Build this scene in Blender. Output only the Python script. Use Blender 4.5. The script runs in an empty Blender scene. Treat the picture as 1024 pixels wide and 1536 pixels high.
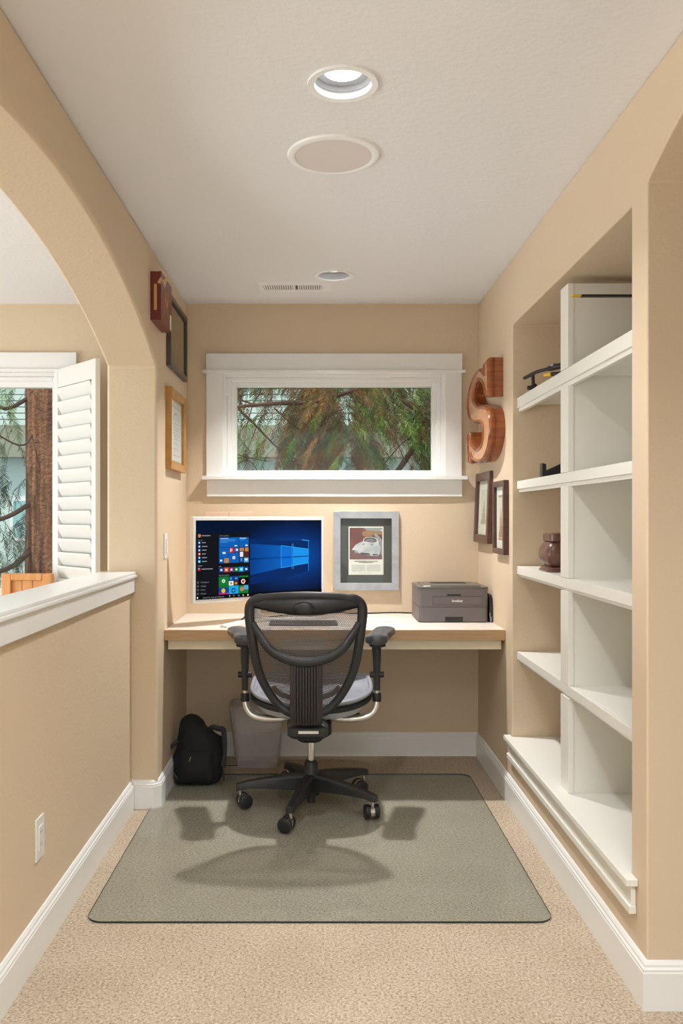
import bpy, bmesh, math, random
from mathutils import Vector, Matrix, noise
random.seed(7)
C = bpy.context.scene.collection
SC = bpy.context.scene
PI = math.pi
# ------------------------------------------------------------------ camera
cd = bpy.data.cameras.new('camera'); cam = bpy.data.objects.new('camera', cd); C.objects.link(cam)
cam.location = (0, 0, 1.29); cam.rotation_euler = (PI/2, 0, 0)
cd.sensor_fit = 'AUTO'; cd.sensor_width = 36; cd.lens = 30
cd.shift_x = 34/1536; cd.shift_y = 7/1536; cd.clip_start = .05
SC.camera = cam
SC.view_settings.view_transform = 'Standard'; SC.view_settings.look = 'None'
SC.view_settings.gamma = 1; SC.view_settings.use_curve_mapping = False
SC.view_settings.exposure = 0.03
# ------------------------------------------------------------------ world, sun, lamps, added fill lights
w = bpy.data.worlds.new('sky'); SC.world = w; w.use_nodes = True
w.node_tree.nodes['Background'].inputs[0].default_value = (.80, .93, 1, 1)
w.node_tree.nodes['Background'].inputs[1].default_value = 1.15

def light(name, kind, loc, energy, color=(1, 1, 1), rot=(0, 0, 0), **kw):
    l = bpy.data.lights.new(name, kind); o = bpy.data.objects.new(name, l); C.objects.link(o)
    l.energy = energy; l.color = color; o.location = loc; o.rotation_euler = rot
    for k, v in kw.items(): setattr(l, k, v)
    return o
light('sun', 'SUN', (-3, -3, 8), 3.0, (1, .93, .82), (math.radians(38), 0, math.radians(-50)), angle=.01)
NEAR = (.0637, 2.265); FAR = (.0715, 4.066)
light('near_downlight_lamp', 'AREA', (NEAR[0], NEAR[1], 2.468), 9, (.98, .98, 1), shape='DISK', size=.090, spread=math.radians(125))
light('far_downlight_lamp', 'AREA', (FAR[0], FAR[1], 2.468), 19, (1, .98, .97), shape='DISK', size=.075, spread=math.radians(104))
light('hall_overhead_fill', 'AREA', (.3, .2, 2.42), 50, (.94, .97, 1), shape='DISK', size=1.0, spread=math.radians(140))  # added overhead fill out of view, stands in for unseen room lighting
light('left_room_side_fill', 'AREA', (-4.42, 2.4, .75), 120, (.90, .96, 1), (0, math.radians(-90), 0), shape='RECTANGLE', size=1.5, size_y=3.0)  # added side panel, no window modelled here; brightens arch soffit and shutter
light('hall_rear_fill', 'AREA', (0, -2.2, 1.5), 38, (.90, .96, 1), (math.radians(90), 0, 0), shape='RECTANGLE', size=4.0, size_y=2.2)  # added broad fill behind the camera, not a fixture
light('left_room_top_fill', 'AREA', (-2.3, 2.6, 2.42), 10, (.95, .98, 1), shape='DISK', size=.8)  # added ceiling fill, lifts the left room floor and its bounce

# ------------------------------------------------------------------ materials
def srgb(r, g, b):
    f = lambda c: (c/255/12.92) if c/255 <= .04045 else ((c/255+.055)/1.055)**2.4
    return (f(r), f(g), f(b), 1)
def mat(name, col, rough=.5, metal=0, spec=.5, emis=None, es=1, bump=None, var=None, coat=0):
    m = bpy.data.materials.new(name); m.use_nodes = True
    nt = m.node_tree; p = nt.nodes['Principled BSDF']
    p.inputs['Base Color'].default_value = col; p.inputs['Roughness'].default_value = rough
    p.inputs['Metallic'].default_value = metal; p.inputs['Specular IOR Level'].default_value = spec
    p.inputs['Coat Weight'].default_value = coat
    if emis: p.inputs['Emission Color'].default_value = emis; p.inputs['Emission Strength'].default_value = es
    tc = nt.nodes.new('ShaderNodeTexCoord')
    if bump:
        n = nt.nodes.new('ShaderNodeTexNoise'); n.inputs['Scale'].default_value = bump[0]; n.inputs['Detail'].default_value = 3
        b = nt.nodes.new('ShaderNodeBump'); b.inputs['Strength'].default_value = bump[1]; b.inputs['Distance'].default_value = bump[2]
        nt.links.new(tc.outputs['Object'], n.inputs['Vector']); nt.links.new(n.outputs['Fac'], b.inputs['Height'])
        nt.links.new(b.outputs['Normal'], p.inputs['Normal'])
    if var:   # (scale, second colour, low, high)
        n = nt.nodes.new('ShaderNodeTexNoise'); n.inputs['Scale'].default_value = var[0]; n.inputs['Detail'].default_value = 4
        mp = nt.nodes.new('ShaderNodeMapping'); mp.inputs['Scale'].default_value = var[4] if len(var) > 4 else (1, 1, 1)
        r = nt.nodes.new('ShaderNodeValToRGB'); r.color_ramp.elements[0].position = var[2]; r.color_ramp.elements[1].position = var[3]
        r.color_ramp.elements[0].color = var[1]; r.color_ramp.elements[1].color = col
        nt.links.new(tc.outputs['Object'], mp.inputs['Vector']); nt.links.new(mp.outputs[0], n.inputs['Vector'])
        nt.links.new(n.outputs['Fac'], r.inputs['Fac']); nt.links.new(r.outputs['Color'], p.inputs['Base Color'])
    return m
WALL = mat('beige_paint', srgb(214, 194, 166), .6, bump=(90, .25, .004), spec=.35)
CEIL = mat('ceiling_paint', srgb(236, 237, 240), .7, bump=(60, .35, .004), spec=.3)
WHITE = mat('white_trim', srgb(234, 234, 231), .32)
SHELF = mat('white_shelf', srgb(230, 228, 219), .38)
CREAM = mat('cream_apron', srgb(226, 214, 184), .45)
SHUT = mat('shutter_white', srgb(228, 227, 222), .35)
DESKTOP = mat('desk_laminate', srgb(224, 215, 204), .35, var=(30, srgb(214, 202, 190), .4, .7))
DESKEDGE = mat('desk_wood_edge', srgb(190, 156, 118), .4, var=(8, srgb(172, 137, 98), .3, .7, (1, 6, 20)))
def carpet():
    m = bpy.data.materials.new('carpet'); m.use_nodes = True; nt = m.node_tree; p = nt.nodes['Principled BSDF']
    p.inputs['Roughness'].default_value = .95; p.inputs['Specular IOR Level'].default_value = .1
    tc = nt.nodes.new('ShaderNodeTexCoord')
    n1 = nt.nodes.new('ShaderNodeTexNoise'); n1.inputs['Scale'].default_value = 125; n1.inputs['Detail'].default_value = 4; n1.inputs['Roughness'].default_value = .8
    n2 = nt.nodes.new('ShaderNodeTexNoise'); n2.inputs['Scale'].default_value = 3.5; n2.inputs['Detail'].default_value = 3
    r = nt.nodes.new('ShaderNodeValToRGB'); e = r.color_ramp.elements
    e[0].position = .32; e[0].color = srgb(100, 80, 60); e[1].position = .66; e[1].color = srgb(214, 203, 184)
    x = e.new(.44); x.color = srgb(172, 155, 134); x2 = e.new(.54); x2.color = srgb(192, 177, 155)
    mx = nt.nodes.new('ShaderNodeMix'); mx.data_type = 'RGBA'; mx.blend_type = 'MULTIPLY'; mx.inputs[0].default_value = .35
    r2 = nt.nodes.new('ShaderNodeValToRGB'); r2.color_ramp.elements[0].position = .35; r2.color_ramp.elements[1].position = .65
    r2.color_ramp.elements[0].color = (.75, .70, .66, 1)
    L = nt.links.new
    L(tc.outputs['Object'], n1.inputs['Vector']); L(tc.outputs['Object'], n2.inputs['Vector'])
    L(n1.outputs['Fac'], r.inputs['Fac']); L(n2.outputs['Fac'], r2.inputs['Fac'])
    L(r.outputs['Color'], mx.inputs[6]); L(r2.outputs['Color'], mx.inputs[7]); L(mx.outputs[2], p.inputs['Base Color'])
    b = nt.nodes.new('ShaderNodeBump'); b.inputs['Strength'].default_value = .35; b.inputs['Distance'].default_value = .004
    L(n1.outputs['Fac'], b.inputs['Height']); L(b.outputs['Normal'], p.inputs['Normal'])
    return m
CARPET = carpet()
def glass(name, tint, gl=.04, rough=.0, diff=0, dcol=(1, 1, 1, 1)):
    m = bpy.data.materials.new(name); m.use_nodes = True; nt = m.node_tree
    for n in list(nt.nodes): nt.nodes.remove(n)
    o = nt.nodes.new('ShaderNodeOutputMaterial'); t = nt.nodes.new('ShaderNodeBsdfTransparent'); t.inputs[0].default_value = tint
    g = nt.nodes.new('ShaderNodeBsdfGlossy'); g.inputs['Roughness'].default_value = rough
    lw = nt.nodes.new('ShaderNodeLayerWeight'); lw.inputs['Blend'].default_value = .5
    pw = nt.nodes.new('ShaderNodeMath'); pw.operation = 'POWER'; pw.inputs[1].default_value = 5; nt.links.new(lw.outputs['Facing'], pw.inputs[0])
    f = nt.nodes.new('ShaderNodeMath'); f.operation = 'MULTIPLY_ADD'; f.inputs[1].default_value = .5; f.inputs[2].default_value = gl*.5; nt.links.new(pw.outputs[0], f.inputs[0])
    mx = nt.nodes.new('ShaderNodeMixShader'); nt.links.new(f.outputs[0], mx.inputs[0]); nt.links.new(t.outputs[0], mx.inputs[1]); nt.links.new(g.outputs[0], mx.inputs[2])
    last = mx
    if diff:
        d = nt.nodes.new('ShaderNodeBsdfDiffuse'); d.inputs[0].default_value = dcol
        m2 = nt.nodes.new('ShaderNodeMixShader'); m2.inputs[0].default_value = diff
        nt.links.new(mx.outputs[0], m2.inputs[1]); nt.links.new(d.outputs[0], m2.inputs[2]); last = m2
    nt.links.new(last.outputs[0], o.inputs[0])
    return m
GLASS = glass('window_glass', (.97, .99, .98, 1), .02)
MATGLASS = glass('mat_glass', (.915, .94, .945, 1), .05, .05, .05, srgb(176, 184, 176))
FROST = glass('frosted_plastic', (.95, .94, .93, 1), .03, .3, .26, srgb(232, 226, 224))
MATEDGE = mat('mat_edge', srgb(45, 55, 50), .2)
BLACK = mat('black_plastic', srgb(38, 38, 40), .42)
BLACKP = mat('black_pad', srgb(66, 67, 72), .3)
BLACKM = mat('black_mechanism', srgb(26, 26, 28), .5)
CHROME = mat('chrome', srgb(215, 212, 205), .18, 1)
RIMM = mat('seat_rim_grey', srgb(142, 146, 154), .35)
ALU = mat('polished_aluminium', srgb(226, 223, 216), .32, .85)
GREYP = mat('grey_plastic', srgb(170, 172, 176), .35)
def weave(name, col, sx, sz, hole, ax='XZ'):
    m = mat(name, col, .55); nt = m.node_tree; p = nt.nodes['Principled BSDF']; L = nt.links.new
    tc = nt.nodes.new('ShaderNodeTexCoord'); sp = nt.nodes.new('ShaderNodeSeparateXYZ'); L(tc.outputs['Object'], sp.inputs[0])
    def mth(op, a, b=None):
        n = nt.nodes.new('ShaderNodeMath'); n.operation = op
        for i, v in enumerate((a, b)):
            if v is None: continue
            if isinstance(v, (int, float)): n.inputs[i].default_value = v
            else: L(v, n.inputs[i])
        return n.outputs[0]
    A = sp.outputs[ax[0]]; B = sp.outputs[ax[1]]
    sh = mth('ADD', mth('MULTIPLY', A, 2*PI/sx), mth('MULTIPLY', B, 2*PI/sx*.35))
    v = mth('MULTIPLY', mth('SINE', sh), mth('SINE', mth('MULTIPLY', B, 2*PI/sz)))
    fac = mth('GREATER_THAN', v, hole)
    fac2 = mth('LESS_THAN', v, -hole)
    f = mth('MAXIMUM', fac, fac2); a = mth('SUBTRACT', 1.0, f)
    L(a, p.inputs['Alpha'])
    return m
MESHB = weave('backrest_weave', srgb(84, 78, 76), .0078, .0112, .63)
MESHS = weave('seat_weave', srgb(158, 160, 168), .011, .014, .52, 'XY')

# ------------------------------------------------------------------ mesh builder
class G:
    def __init__(s, M=None): s.v = []; s.f = []; s.m = []; s.M = M
    def add(s, vs, fs, mi=0, M=None):
        k = len(s.v)
        for p in vs:
            p = Vector(p)
            if M is not None: p = M @ p
            if s.M is not None: p = s.M @ p
            s.v.append(p)
        for f in fs: s.f.append([k+i for i in f]); s.m.append(mi)
        return s
    def box(s, x0, x1, y0, y1, z0, z1, mi=0, M=None):
        return s.add([(x0, y0, z0), (x1, y0, z0), (x1, y1, z0), (x0, y1, z0), (x0, y0, z1), (x1, y0, z1), (x1, y1, z1), (x0, y1, z1)],
                     [(0, 3, 2, 1), (4, 5, 6, 7), (0, 1, 5, 4), (1, 2, 6, 5), (2, 3, 7, 6), (3, 0, 4, 7)], mi, M)
    def tube(s, pts, rad, n=10, closed=False, mi=0, flat=1.0, up=None, M=None, cap=True):
        pts = [Vector(p) for p in pts]; N = len(pts)
        if isinstance(rad, (int, float)): rad = [rad]*N
        vs = []; nrm = None
        for i, p in enumerate(pts):
            a = pts[(i-1) % N] if (closed or i > 0) else p; b = pts[(i+1) % N] if (closed or i < N-1) else p
            t = (b-a).normalized()
            if up is not None: nrm = Vector(up)
            elif nrm is None: nrm = Vector((0, 0, 1)) if abs(t.z) < .9 else Vector((1, 0, 0))
            nrm = (nrm - t*nrm.dot(t)).normalized(); bi = t.cross(nrm)
            for k in range(n):
                an = 2*PI*k/n
                vs.append(p + nrm*math.cos(an)*rad[i]*flat + bi*math.sin(an)*rad[i])
        fs = []
        for i in range(N if closed else N-1):
            j = (i+1) % N
            for k in range(n): fs.append((i*n+k, i*n+(k+1) % n, j*n+(k+1) % n, j*n+k))
        if not closed and cap: fs.append(tuple(range(n))[::-1]); fs.append(tuple((N-1)*n+k for k in range(n)))
        return s.add(vs, fs, mi, M)
    def lathe(s, prof, c=(0, 0, 0), n=32, mi=0, M=None, cap=True):
        vs = []; fs = []
        for r, z in prof:
            for k in range(n):
                a = 2*PI*k/n; vs.append((c[0]+r*math.cos(a), c[1]+r*math.sin(a), c[2]+z))
        for i in range(len(prof)-1):
            for k in range(n): fs.append((i*n+k, i*n+(k+1) % n, (i+1)*n+(k+1) % n, (i+1)*n+k))
        if cap:
            if prof[0][0] > 1e-4: fs.append(tuple(range(n))[::-1])
            if prof[-1][0] > 1e-4: fs.append(tuple((len(prof)-1)*n+k for k in range(n)))
        return s.add(vs, fs, mi, M)
    def prism(s, poly, a, b, axis='y', mi=0, M=None):
        """poly of 2D points extruded along axis from a to b. axis x: (y,z); y: (x,z); z: (x,y)"""
        def P(q, t): return {'x': (t, q[0], q[1]), 'y': (q[0], t, q[1]), 'z': (q[0], q[1], t)}[axis]
        n = len(poly)
        vs = [P(q, a) for q in poly]+[P(q, b) for q in poly]
        fs = [tuple(range(n)), tuple(range(2*n-1, n-1, -1))]+[(i, i+n, (i+1) % n+n, (i+1) % n) for i in range(n)]
        return s.add(vs, fs, mi, M)
    def build(s, name, mats, parent=None, smooth=False, bevel=0, seg=2, angle=35, solid=0, sub=0):
        me = bpy.data.meshes.new(name); me.from_pydata(s.v, [], s.f)
        if not isinstance(mats, (list, tuple)): mats = [mats]
        for m in mats: me.materials.append(m)
        for p, mi in zip(me.polygons, s.m): p.material_index = mi
        bm = bmesh.new(); bm.from_mesh(me); bmesh.ops.remove_doubles(bm, verts=bm.verts, dist=1e-5) if smooth else None
        if not solid: bmesh.ops.recalc_face_normals(bm, faces=bm.faces)
        bm.to_mesh(me); bm.free()
        o = bpy.data.objects.new(name, me); C.objects.link(o)
        if parent: o.parent = parent
        if solid:
            d = o.modifiers.new('s', 'SOLIDIFY'); d.thickness = solid; d.offset = 0
        if sub:
            d = o.modifiers.new('u', 'SUBSURF'); d.levels = sub; d.render_levels = sub
        if bevel:
            d = o.modifiers.new('b', 'BEVEL'); d.width = bevel; d.segments = seg; d.limit_method = 'ANGLE'; d.angle_limit = math.radians(angle); d.harden_normals = False
        if smooth or bevel:
            for p in me.polygons: p.use_smooth = True
            bpy_smooth(o, me, 40 if not bevel else 30)
        return o
def bpy_smooth(o, me, ang):
    # mark sharp edges by angle so smooth shading keeps crisp corners
    bm = bmesh.new(); bm.from_mesh(me); t = math.radians(ang)
    for e in bm.edges:
        if len(e.link_faces) == 2 and e.calc_face_angle(0) > t and not any(m.type == 'BEVEL' for m in o.modifiers): e.smooth = False
        else: e.smooth = True
    bm.to_mesh(me); bm.free()
    if any(m.type == 'BEVEL' for m in o.modifiers):
        wn = o.modifiers.new('w', 'WEIGHTED_NORMAL'); wn.keep_sharp = True

def thing(name, label, cat, loc=(0, 0, 0), rot=(0, 0, 0), group=None):
    o = bpy.data.objects.new(name, None); C.objects.link(o); o.empty_display_size = .05
    o.location = loc; o.rotation_euler = rot; o['label'] = label; o['category'] = cat
    if group: o['group'] = group
    return o
def tag(o, label, cat, group=None, kind=None):
    o['label'] = label; o['category'] = cat
    if group: o['group'] = group
    if kind: o['kind'] = kind
    return o
def struct(o, label=None, cat=None):
    o['kind'] = 'structure'
    if label: o['label'] = label
    if cat: o['category'] = cat
    return o
def inv(r):   # matrix turning world coordinates into a thing's local ones (things are unscaled)
    return (Matrix.Translation(r.location) @ r.rotation_euler.to_matrix().to_4x4()).inverted()
def extrude_loops(loops, axis, a, b):
    """solid from 2D loops (outer + holes), extruded along axis"""
    bm = bmesh.new(); P = {'x': lambda q: (a, q[0], q[1]), 'y': lambda q: (q[0], a, q[1]), 'z': lambda q: (q[0], q[1], a)}[axis]
    es = []
    for lp in loops:
        vs = [bm.verts.new(P(q)) for q in lp]
        es += [bm.edges.new((vs[i], vs[(i+1) % len(vs)])) for i in range(len(vs))]
    bmesh.ops.triangle_fill(bm, use_beauty=True, use_dissolve=True, edges=es)
    r = bmesh.ops.extrude_face_region(bm, geom=list(bm.faces))
    d = {'x': Vector((b-a, 0, 0)), 'y': Vector((0, b-a, 0)), 'z': Vector((0, 0, b-a))}[axis]
    bmesh.ops.translate(bm, vec=d, verts=[e for e in r['geom'] if isinstance(e, bmesh.types.BMVert)])
    bmesh.ops.recalc_face_normals(bm, faces=bm.faces)
    g = G(); bm.verts.index_update()
    g.v = [v.co.copy() for v in bm.verts]; g.f = [[v.index for v in f.verts] for f in bm.faces]; g.m = [0]*len(g.f); bm.free()
    return g
def crom(pts, n=6, closed=False):
    P = [Vector(p) for p in pts]; out = []; N = len(P)
    for i in range(N if closed else N-1):
        if closed: a, b, c, d = P[(i-1) % N], P[i], P[(i+1) % N], P[(i+2) % N]
        else: a, b, c, d = P[max(i-1, 0)], P[i], P[i+1], P[min(i+2, N-1)]
        for k in range(n):
            t = k/n
            out.append(.5*((2*b)+(c-a)*t+(2*a-5*b+4*c-d)*t*t+(3*b-a-3*c+d)*t**3))
    if not closed: out.append(P[-1])
    return out
def text(s, size, mats, parent=None, name='lettering', loc=(0, 0, 0), rot=(PI/2, 0, 0), ex=.0004, align='LEFT', bold=0):
    cu = bpy.data.curves.new('t', 'FONT'); cu.body = s; cu.size = size; cu.extrude = ex; cu.align_x = align; cu.offset = bold
    cu.resolution_u = 2
    t = bpy.data.objects.new('t', cu); C.objects.link(t); t.location = loc; t.rotation_euler = rot
    bpy.context.view_layer.update()
    me = bpy.data.meshes.new_from_object(t.evaluated_get(bpy.context.evaluated_depsgraph_get()))
    me.transform(t.matrix_world); bpy.data.objects.remove(t)
    return me
def textpart(*a, name='lettering', parent=None, mats=None, **k):
    me = text(*a, mats, **k); me.materials.clear(); me.materials.append(mats); me.name = name
    o = bpy.data.objects.new(name, me); C.objects.link(o); o.parent = parent
    return o
def text_into(g, mi, *a, **k):
    me = text(*a, None, **k)
    g.add([v.co.copy() for v in me.vertices], [tuple(p.vertices) for p in me.polygons], mi)

# ================================================================== THE SETTING
XL, XR, YB, ZC = -.7135, .861, 4.613, 2.44
XL2 = -.9376; XH = -.828; YP = 3.776; YN = 2.24; NX = 1.27
struct(G().box(-4.6, 3.4, -2.6, 4.9, -.05, 0).build('floor', CARPET))
struct(G().box(-4.6, 3.4, -2.6, 4.9, 2.52, 2.62).build('roof_slab', CEIL)).name = 'trim_roof_slab'
# ceiling with the two can holes
def circ(cx, cy, r, n=40): return [(cx+r*math.cos(2*PI*k/n), cy+r*math.sin(2*PI*k/n)) for k in range(n)]
g = extrude_loops([[(-4.6, -2.6), (3.4, -2.6), (3.4, 4.9), (-4.6, 4.9)], circ(*NEAR, .078), circ(*FAR, .077)], 'z', ZC, ZC+.03)
struct(g.build('ceiling', CEIL))
# back wall with two window holes
WX0, WX1, WZ0, WZ1 = -.519, .683, 1.506, 2.064
LX0, LX1, LZ0, LZ1 = -2.75, -1.405, .86, 2.07
g = extrude_loops([[(-4.6, -.0), (3.4, -.0), (3.4, 2.5), (-4.6, 2.5)], [(WX0, WZ0), (WX1, WZ0), (WX1, WZ1), (WX0, WZ1)],
                   [(LX0, LZ0), (LX1, LZ0), (LX1, LZ1), (LX0, LZ1)]], 'y', YB, YB+.16)
struct(g.build('wall_back', WALL))
# arched wall on the left
def arch(yc, ztop, half, R, zend, n=36):
    out = []
    for k in range(n+1):
        d = half-2*half*k/n
        out.append((yc+d, ztop-(R-math.sqrt(R*R-d*d))))
    return out
a = arch(2.35, 2.25, YP-2.35, 3.6, 0)
loop = [(YB, 0), (YB, ZC), (-2.6, ZC), (-2.6, 0), (2.35-(YP-2.35), 0)]+a[::-1]+[(YP, 0)]
struct(extrude_loops([loop], 'x', XL2, XL).build('wall_left', WALL, bevel=.014, seg=4, angle=50))
# half wall closing the lower part of the arch
struct(G().box(-.94, XH, .92, YP, 0, .957).build('wall_half', WALL))
g = G(); g.box(-.972, -.806, .92, YP, 1.035, 1.048); g.box(-.958, -.810, .92, YP-.0, .957, 1.036); g.box(-.958, -.800, .92, YP-.0, 1.022, 1.0355)
struct(g.build('trim_half_wall_cap', WHITE, bevel=.003))
# right wall with the shelf niche and an arched opening nearer the camera
ar = arch(1.53, 2.32, YN-1.53, 1.75, 0, 28)
zs = ar[0][1]
loop = [(YB, 0), (YB, ZC), (-2.6, ZC), (-2.6, 0), (1.53-(YN-1.53), 0)]+ar[::-1]+[(YN, 0)]
NY0, NY1, NZ0, NZ1 = 2.352, 3.80, .292, 2.142
g = extrude_loops([loop, [(NY0, NZ0), (NY1, NZ0), (NY1, NZ1), (NY0, NZ1)]], 'x', XR, NX)
struct(g.build('wall_right', WALL, bevel=.014, seg=4, angle=50))
struct(G().box(NX-.002, NX+.05, NY0-.1, NY1+.1, 0, 2.43).build('wall_niche_back', WALL))
struct(G().box(NX-.02, 3.4, YN+.01, YN+.15, 0, ZC).build('wall_right_return', WALL))
struct(G().box(3.3, 3.4, -2.6, YN+.01, 0, ZC).build('wall_far_right', WALL))
struct(G().box(-4.6, -4.5, -2.6, YB, 0, ZC).build('wall_far_left', WALL))
# baseboards: swept moulded profile with mitred corners
def sweep_profile(path, prof, name, m=WHITE):
    """path: 2D points, room to the left of the walking direction. prof: (distance from wall, z)"""
    P = [Vector(p) for p in path]; g = G(); rows = []
    for i, p in enumerate(P):
        d0 = (P[i]-P[i-1]).normalized() if i else (P[1]-P[0]).normalized()
        d1 = (P[i+1]-P[i]).normalized() if i < len(P)-1 else d0
        n0 = Vector((-d0.y, d0.x)); n1 = Vector((-d1.y, d1.x)); b = (n0+n1).normalized(); k = 1/max(.3, b.dot(n0))
        rows.append([(p.x+b.x*k*d, p.y+b.y*k*d, z) for d, z in prof])
    n = len(prof); vs = [q for r in rows for q in r]; fs = []
    for i in range(len(P)-1):
        for k in range(n): fs.append((i*n+k, i*n+(k+1) % n, (i+1)*n+(k+1) % n, (i+1)*n+k))
    fs.append(tuple(range(n))); fs.append(tuple((len(P)-1)*n+k for k in range(n)))
    g.add(vs, fs); return struct(g.build(name, m))
BP = [(0, 0), (.016, 0), (.016, .098), (.014, .102), (.0145, .107), (.010, .112), (.0095, .118), (.004, .126), (0, .127)]
sweep_profile([(XH, YP), (XH, .9)][::-1][::-1], BP, 'baseboard_half_wall')
sweep_profile([(XL, YB-.001), (XL, YP+.0), (XL-.0, YP), (XH, YP)][:1]+[(XL, YP+.022), (XL-.022, YP), (XH+.0, YP)], BP, 'baseboard_left')
sweep_profile([(XR, YB-.001), (XL, YB-.001)], BP, 'baseboard_back')
sweep_profile([(1.6, YN), (XR, YN), (XR, YB)], BP, 'baseboard_right')
sweep_profile([(XL2-.001, YB), (-4.5, YB)], BP, 'baseboard_left_room')

# ------------------------------------------------------------------ windows
def casing(g, x0, x1, z0, z1, hx0, hx1, y=YB):
    """flat stock casing round an opening x0..x1, z0..z1 with outer jamb edges hx0..hx1"""
    g.box(hx0, x0+.004, y-.018, y, z0, z1+.004); g.box(x1-.004, hx1, y-.018, y, z0, z1+.004)
    g.box(hx0-.002, hx1+.002, y-.024, y, z1+.012, z1+.104)
    g.box(hx0-.018, hx1+.018, y-.038, y, z1-.003, z1+.014)
def winframe(g, x0, x1, z0, z1, gx0, gx1, gz0, gz1):
    ys = [(YB-.004, YB+.13), (YB+.03, YB+.10)]
    ring(g, x0, x1, z0, z1, .020, YB-.006, YB+.13)
    ring(g, x0+.020, x1-.020, z0+.012, z1-.020, .022, YB+.022, YB+.11)
    ring(g, x0+.040, x1-.040, z0+.030, z1-.040, 0, YB+.04, YB+.09, (gx0, gx1, gz0, gz1))
def ring(g, x0, x1, z0, z1, t, y0, y1, inner=None):
    a0, a1, b0, b1 = inner or (x0+t, x1-t, z0+t, z1-t)
    g.box(x0, a0, y0, y1, z0, z1); g.box(a1, x1, y0, y1, z0, z1); g.box(a0, a1, y0, y1, z0, b0); g.box(a0, a1, y0, y1, b1, z1)
g = G(); casing(g, WX0, WX1, WZ0, WZ1, -.606, .770)
g.box(-.603, .772, YB-.020, YB, 1.398, 1.488)            # apron
g.box(-.624, .794, YB-.060, YB+.03, 1.488, 1.508)        # sill board
win1 = struct(g.build('window_1', WHITE, bevel=.002), 'white trimmed horizontal window above the desk', 'window')
g = G(); winframe(g, WX0, WX1, WZ0, WZ1, -.448, .616, 1.542, 2.000)
f1 = g.build('window_frame', WHITE, win1, bevel=.0025)
GL1 = G().box(-.448, .616, YB+.06, YB+.066, 1.54, 2.003).build('window_pane', GLASS, win1)
g = G(); g.box(-.500, -.492, YB-.006-.004, YB-.002, 1.94, 2.03); g.box(.640, .648, YB-.009, YB-.004, 1.516, 1.55)
g.build('window_latch', WHITE, win1)
g = G(); casing(g, LX0, LX1, LZ0, LZ1, LX0-.09, -1.306)
g.box(LX0-.09, -1.306, YB-.02, YB, LZ0-.11, LZ0-.02); g.box(LX0-.11, -1.29, YB-.06, YB+.03, LZ0-.02, LZ0)
win2 = struct(g.build('window_2', WHITE, bevel=.002), 'white trimmed window in the left room', 'window')
g = G(); winframe(g, LX0, LX1, LZ0, LZ1, -2.66, -1.435, .90, 1.995)
g.build('window_frame', WHITE, win2, bevel=.0025)
G().box(-2.66, -1.435, YB+.06, YB+.066, .90, 2.0).build('window_pane', GLASS, win2)

# ------------------------------------------------------------------ built-in desk
g = G(); g.box(XL+.001, XR-.001, 3.944, YB-.002, .728, .7675, 0)
dk = thing('built_in_desk', 'long built-in desk top spanning the alcove wall to wall', 'desk', (.07, 4.27, .72))
M = inv(dk)
g = G(M); g.box(XL+.001, XR-.001, 3.946, YB-.002, .724, .7675); g.build('worktop', DESKTOP, dk)
g = G(M); g.box(XL+.001, XR-.001, 3.934, 3.9462, .7195, .7672); o = g.build('wooden_edge', DESKEDGE, dk, bevel=.0015); o['label'] = 'tan wooden front edge'
g = G(M); g.box(XL+.012, XR-.012, 3.972, 3.99, .672, .7235); o = g.build('apron', CREAM, dk, bevel=.001); o['label'] = 'cream painted apron board'

# ------------------------------------------------------------------ built-in bookcase in the niche
XF = .882
bc = thing('built_in_bookcase', 'white built-in bookcase set in the niche of the right wall', 'bookcase', (1.07, 3.07, .292))
M = inv(bc)
def shelf(zt, face, lip, y0, y1):
    g = G(M); g.box(XF+.018, NX-.004, y0, y1, zt-.03, zt-.0005); g.box(XF, XF+.0181, y0, y1, zt-face, zt)
    g.box(XF+.008, XF+.026, y0, y1, zt-face-lip, zt-face+.0002)
    return g.build('shelf', SHELF, bc, bevel=.0015)
for zt, fc, lp in ((1.818, .046, .016), (1.448, .036, .014), (1.0715, .036, .012), (.691, .034, .010)):
    shelf(zt, fc, lp, NY0+.002, NY1-.002)
g = G(M); g.box(XF+.0185, NX-.004, 3.017, 3.100, .311, 2.115); g.box(XF-.002, XF+.018, 3.014, 3.108, 1.8185, 2.115)
for a, b in ((.311, .6465), (.692, 1.0232), (1.072, 1.3975), (1.4485, 1.7555)): g.box(XF-.002, XF+.018, 3.014, 3.108, a, b)
g.build('divider', SHELF, bc, bevel=.001)
g = G(M); g.box(NX-.014, NX-.004, NY0+.002, 3.025, .311, 2.115)
g.box(XF+.02, NX-.015, NY0+.0015, NY0+.014, .311, NZ1-.003)
g.build('back_panel', SHELF, bc)
g = G(M); g.prism([(.8285, 2.300), (.8285, 3.835), (XR-.001, 3.835), (XR-.001, NY1-.002), (NX-.004, NY1-.002), (NX-.004, NY0+.002), (XR-.001, NY0+.002), (XR-.001, 2.300)], .2925, .311, 'z')
g.build('bench_ledge', SHELF, bc, bevel=.0015)
g = G(M); g.box(.846, XR-.001, 2.315, 3.815, .232, .293); g.box(.840, XR-.001, 2.312, 3.818, .213, .234)
g.build('apron_moulding', SHELF, bc, bevel=.0015)

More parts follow.
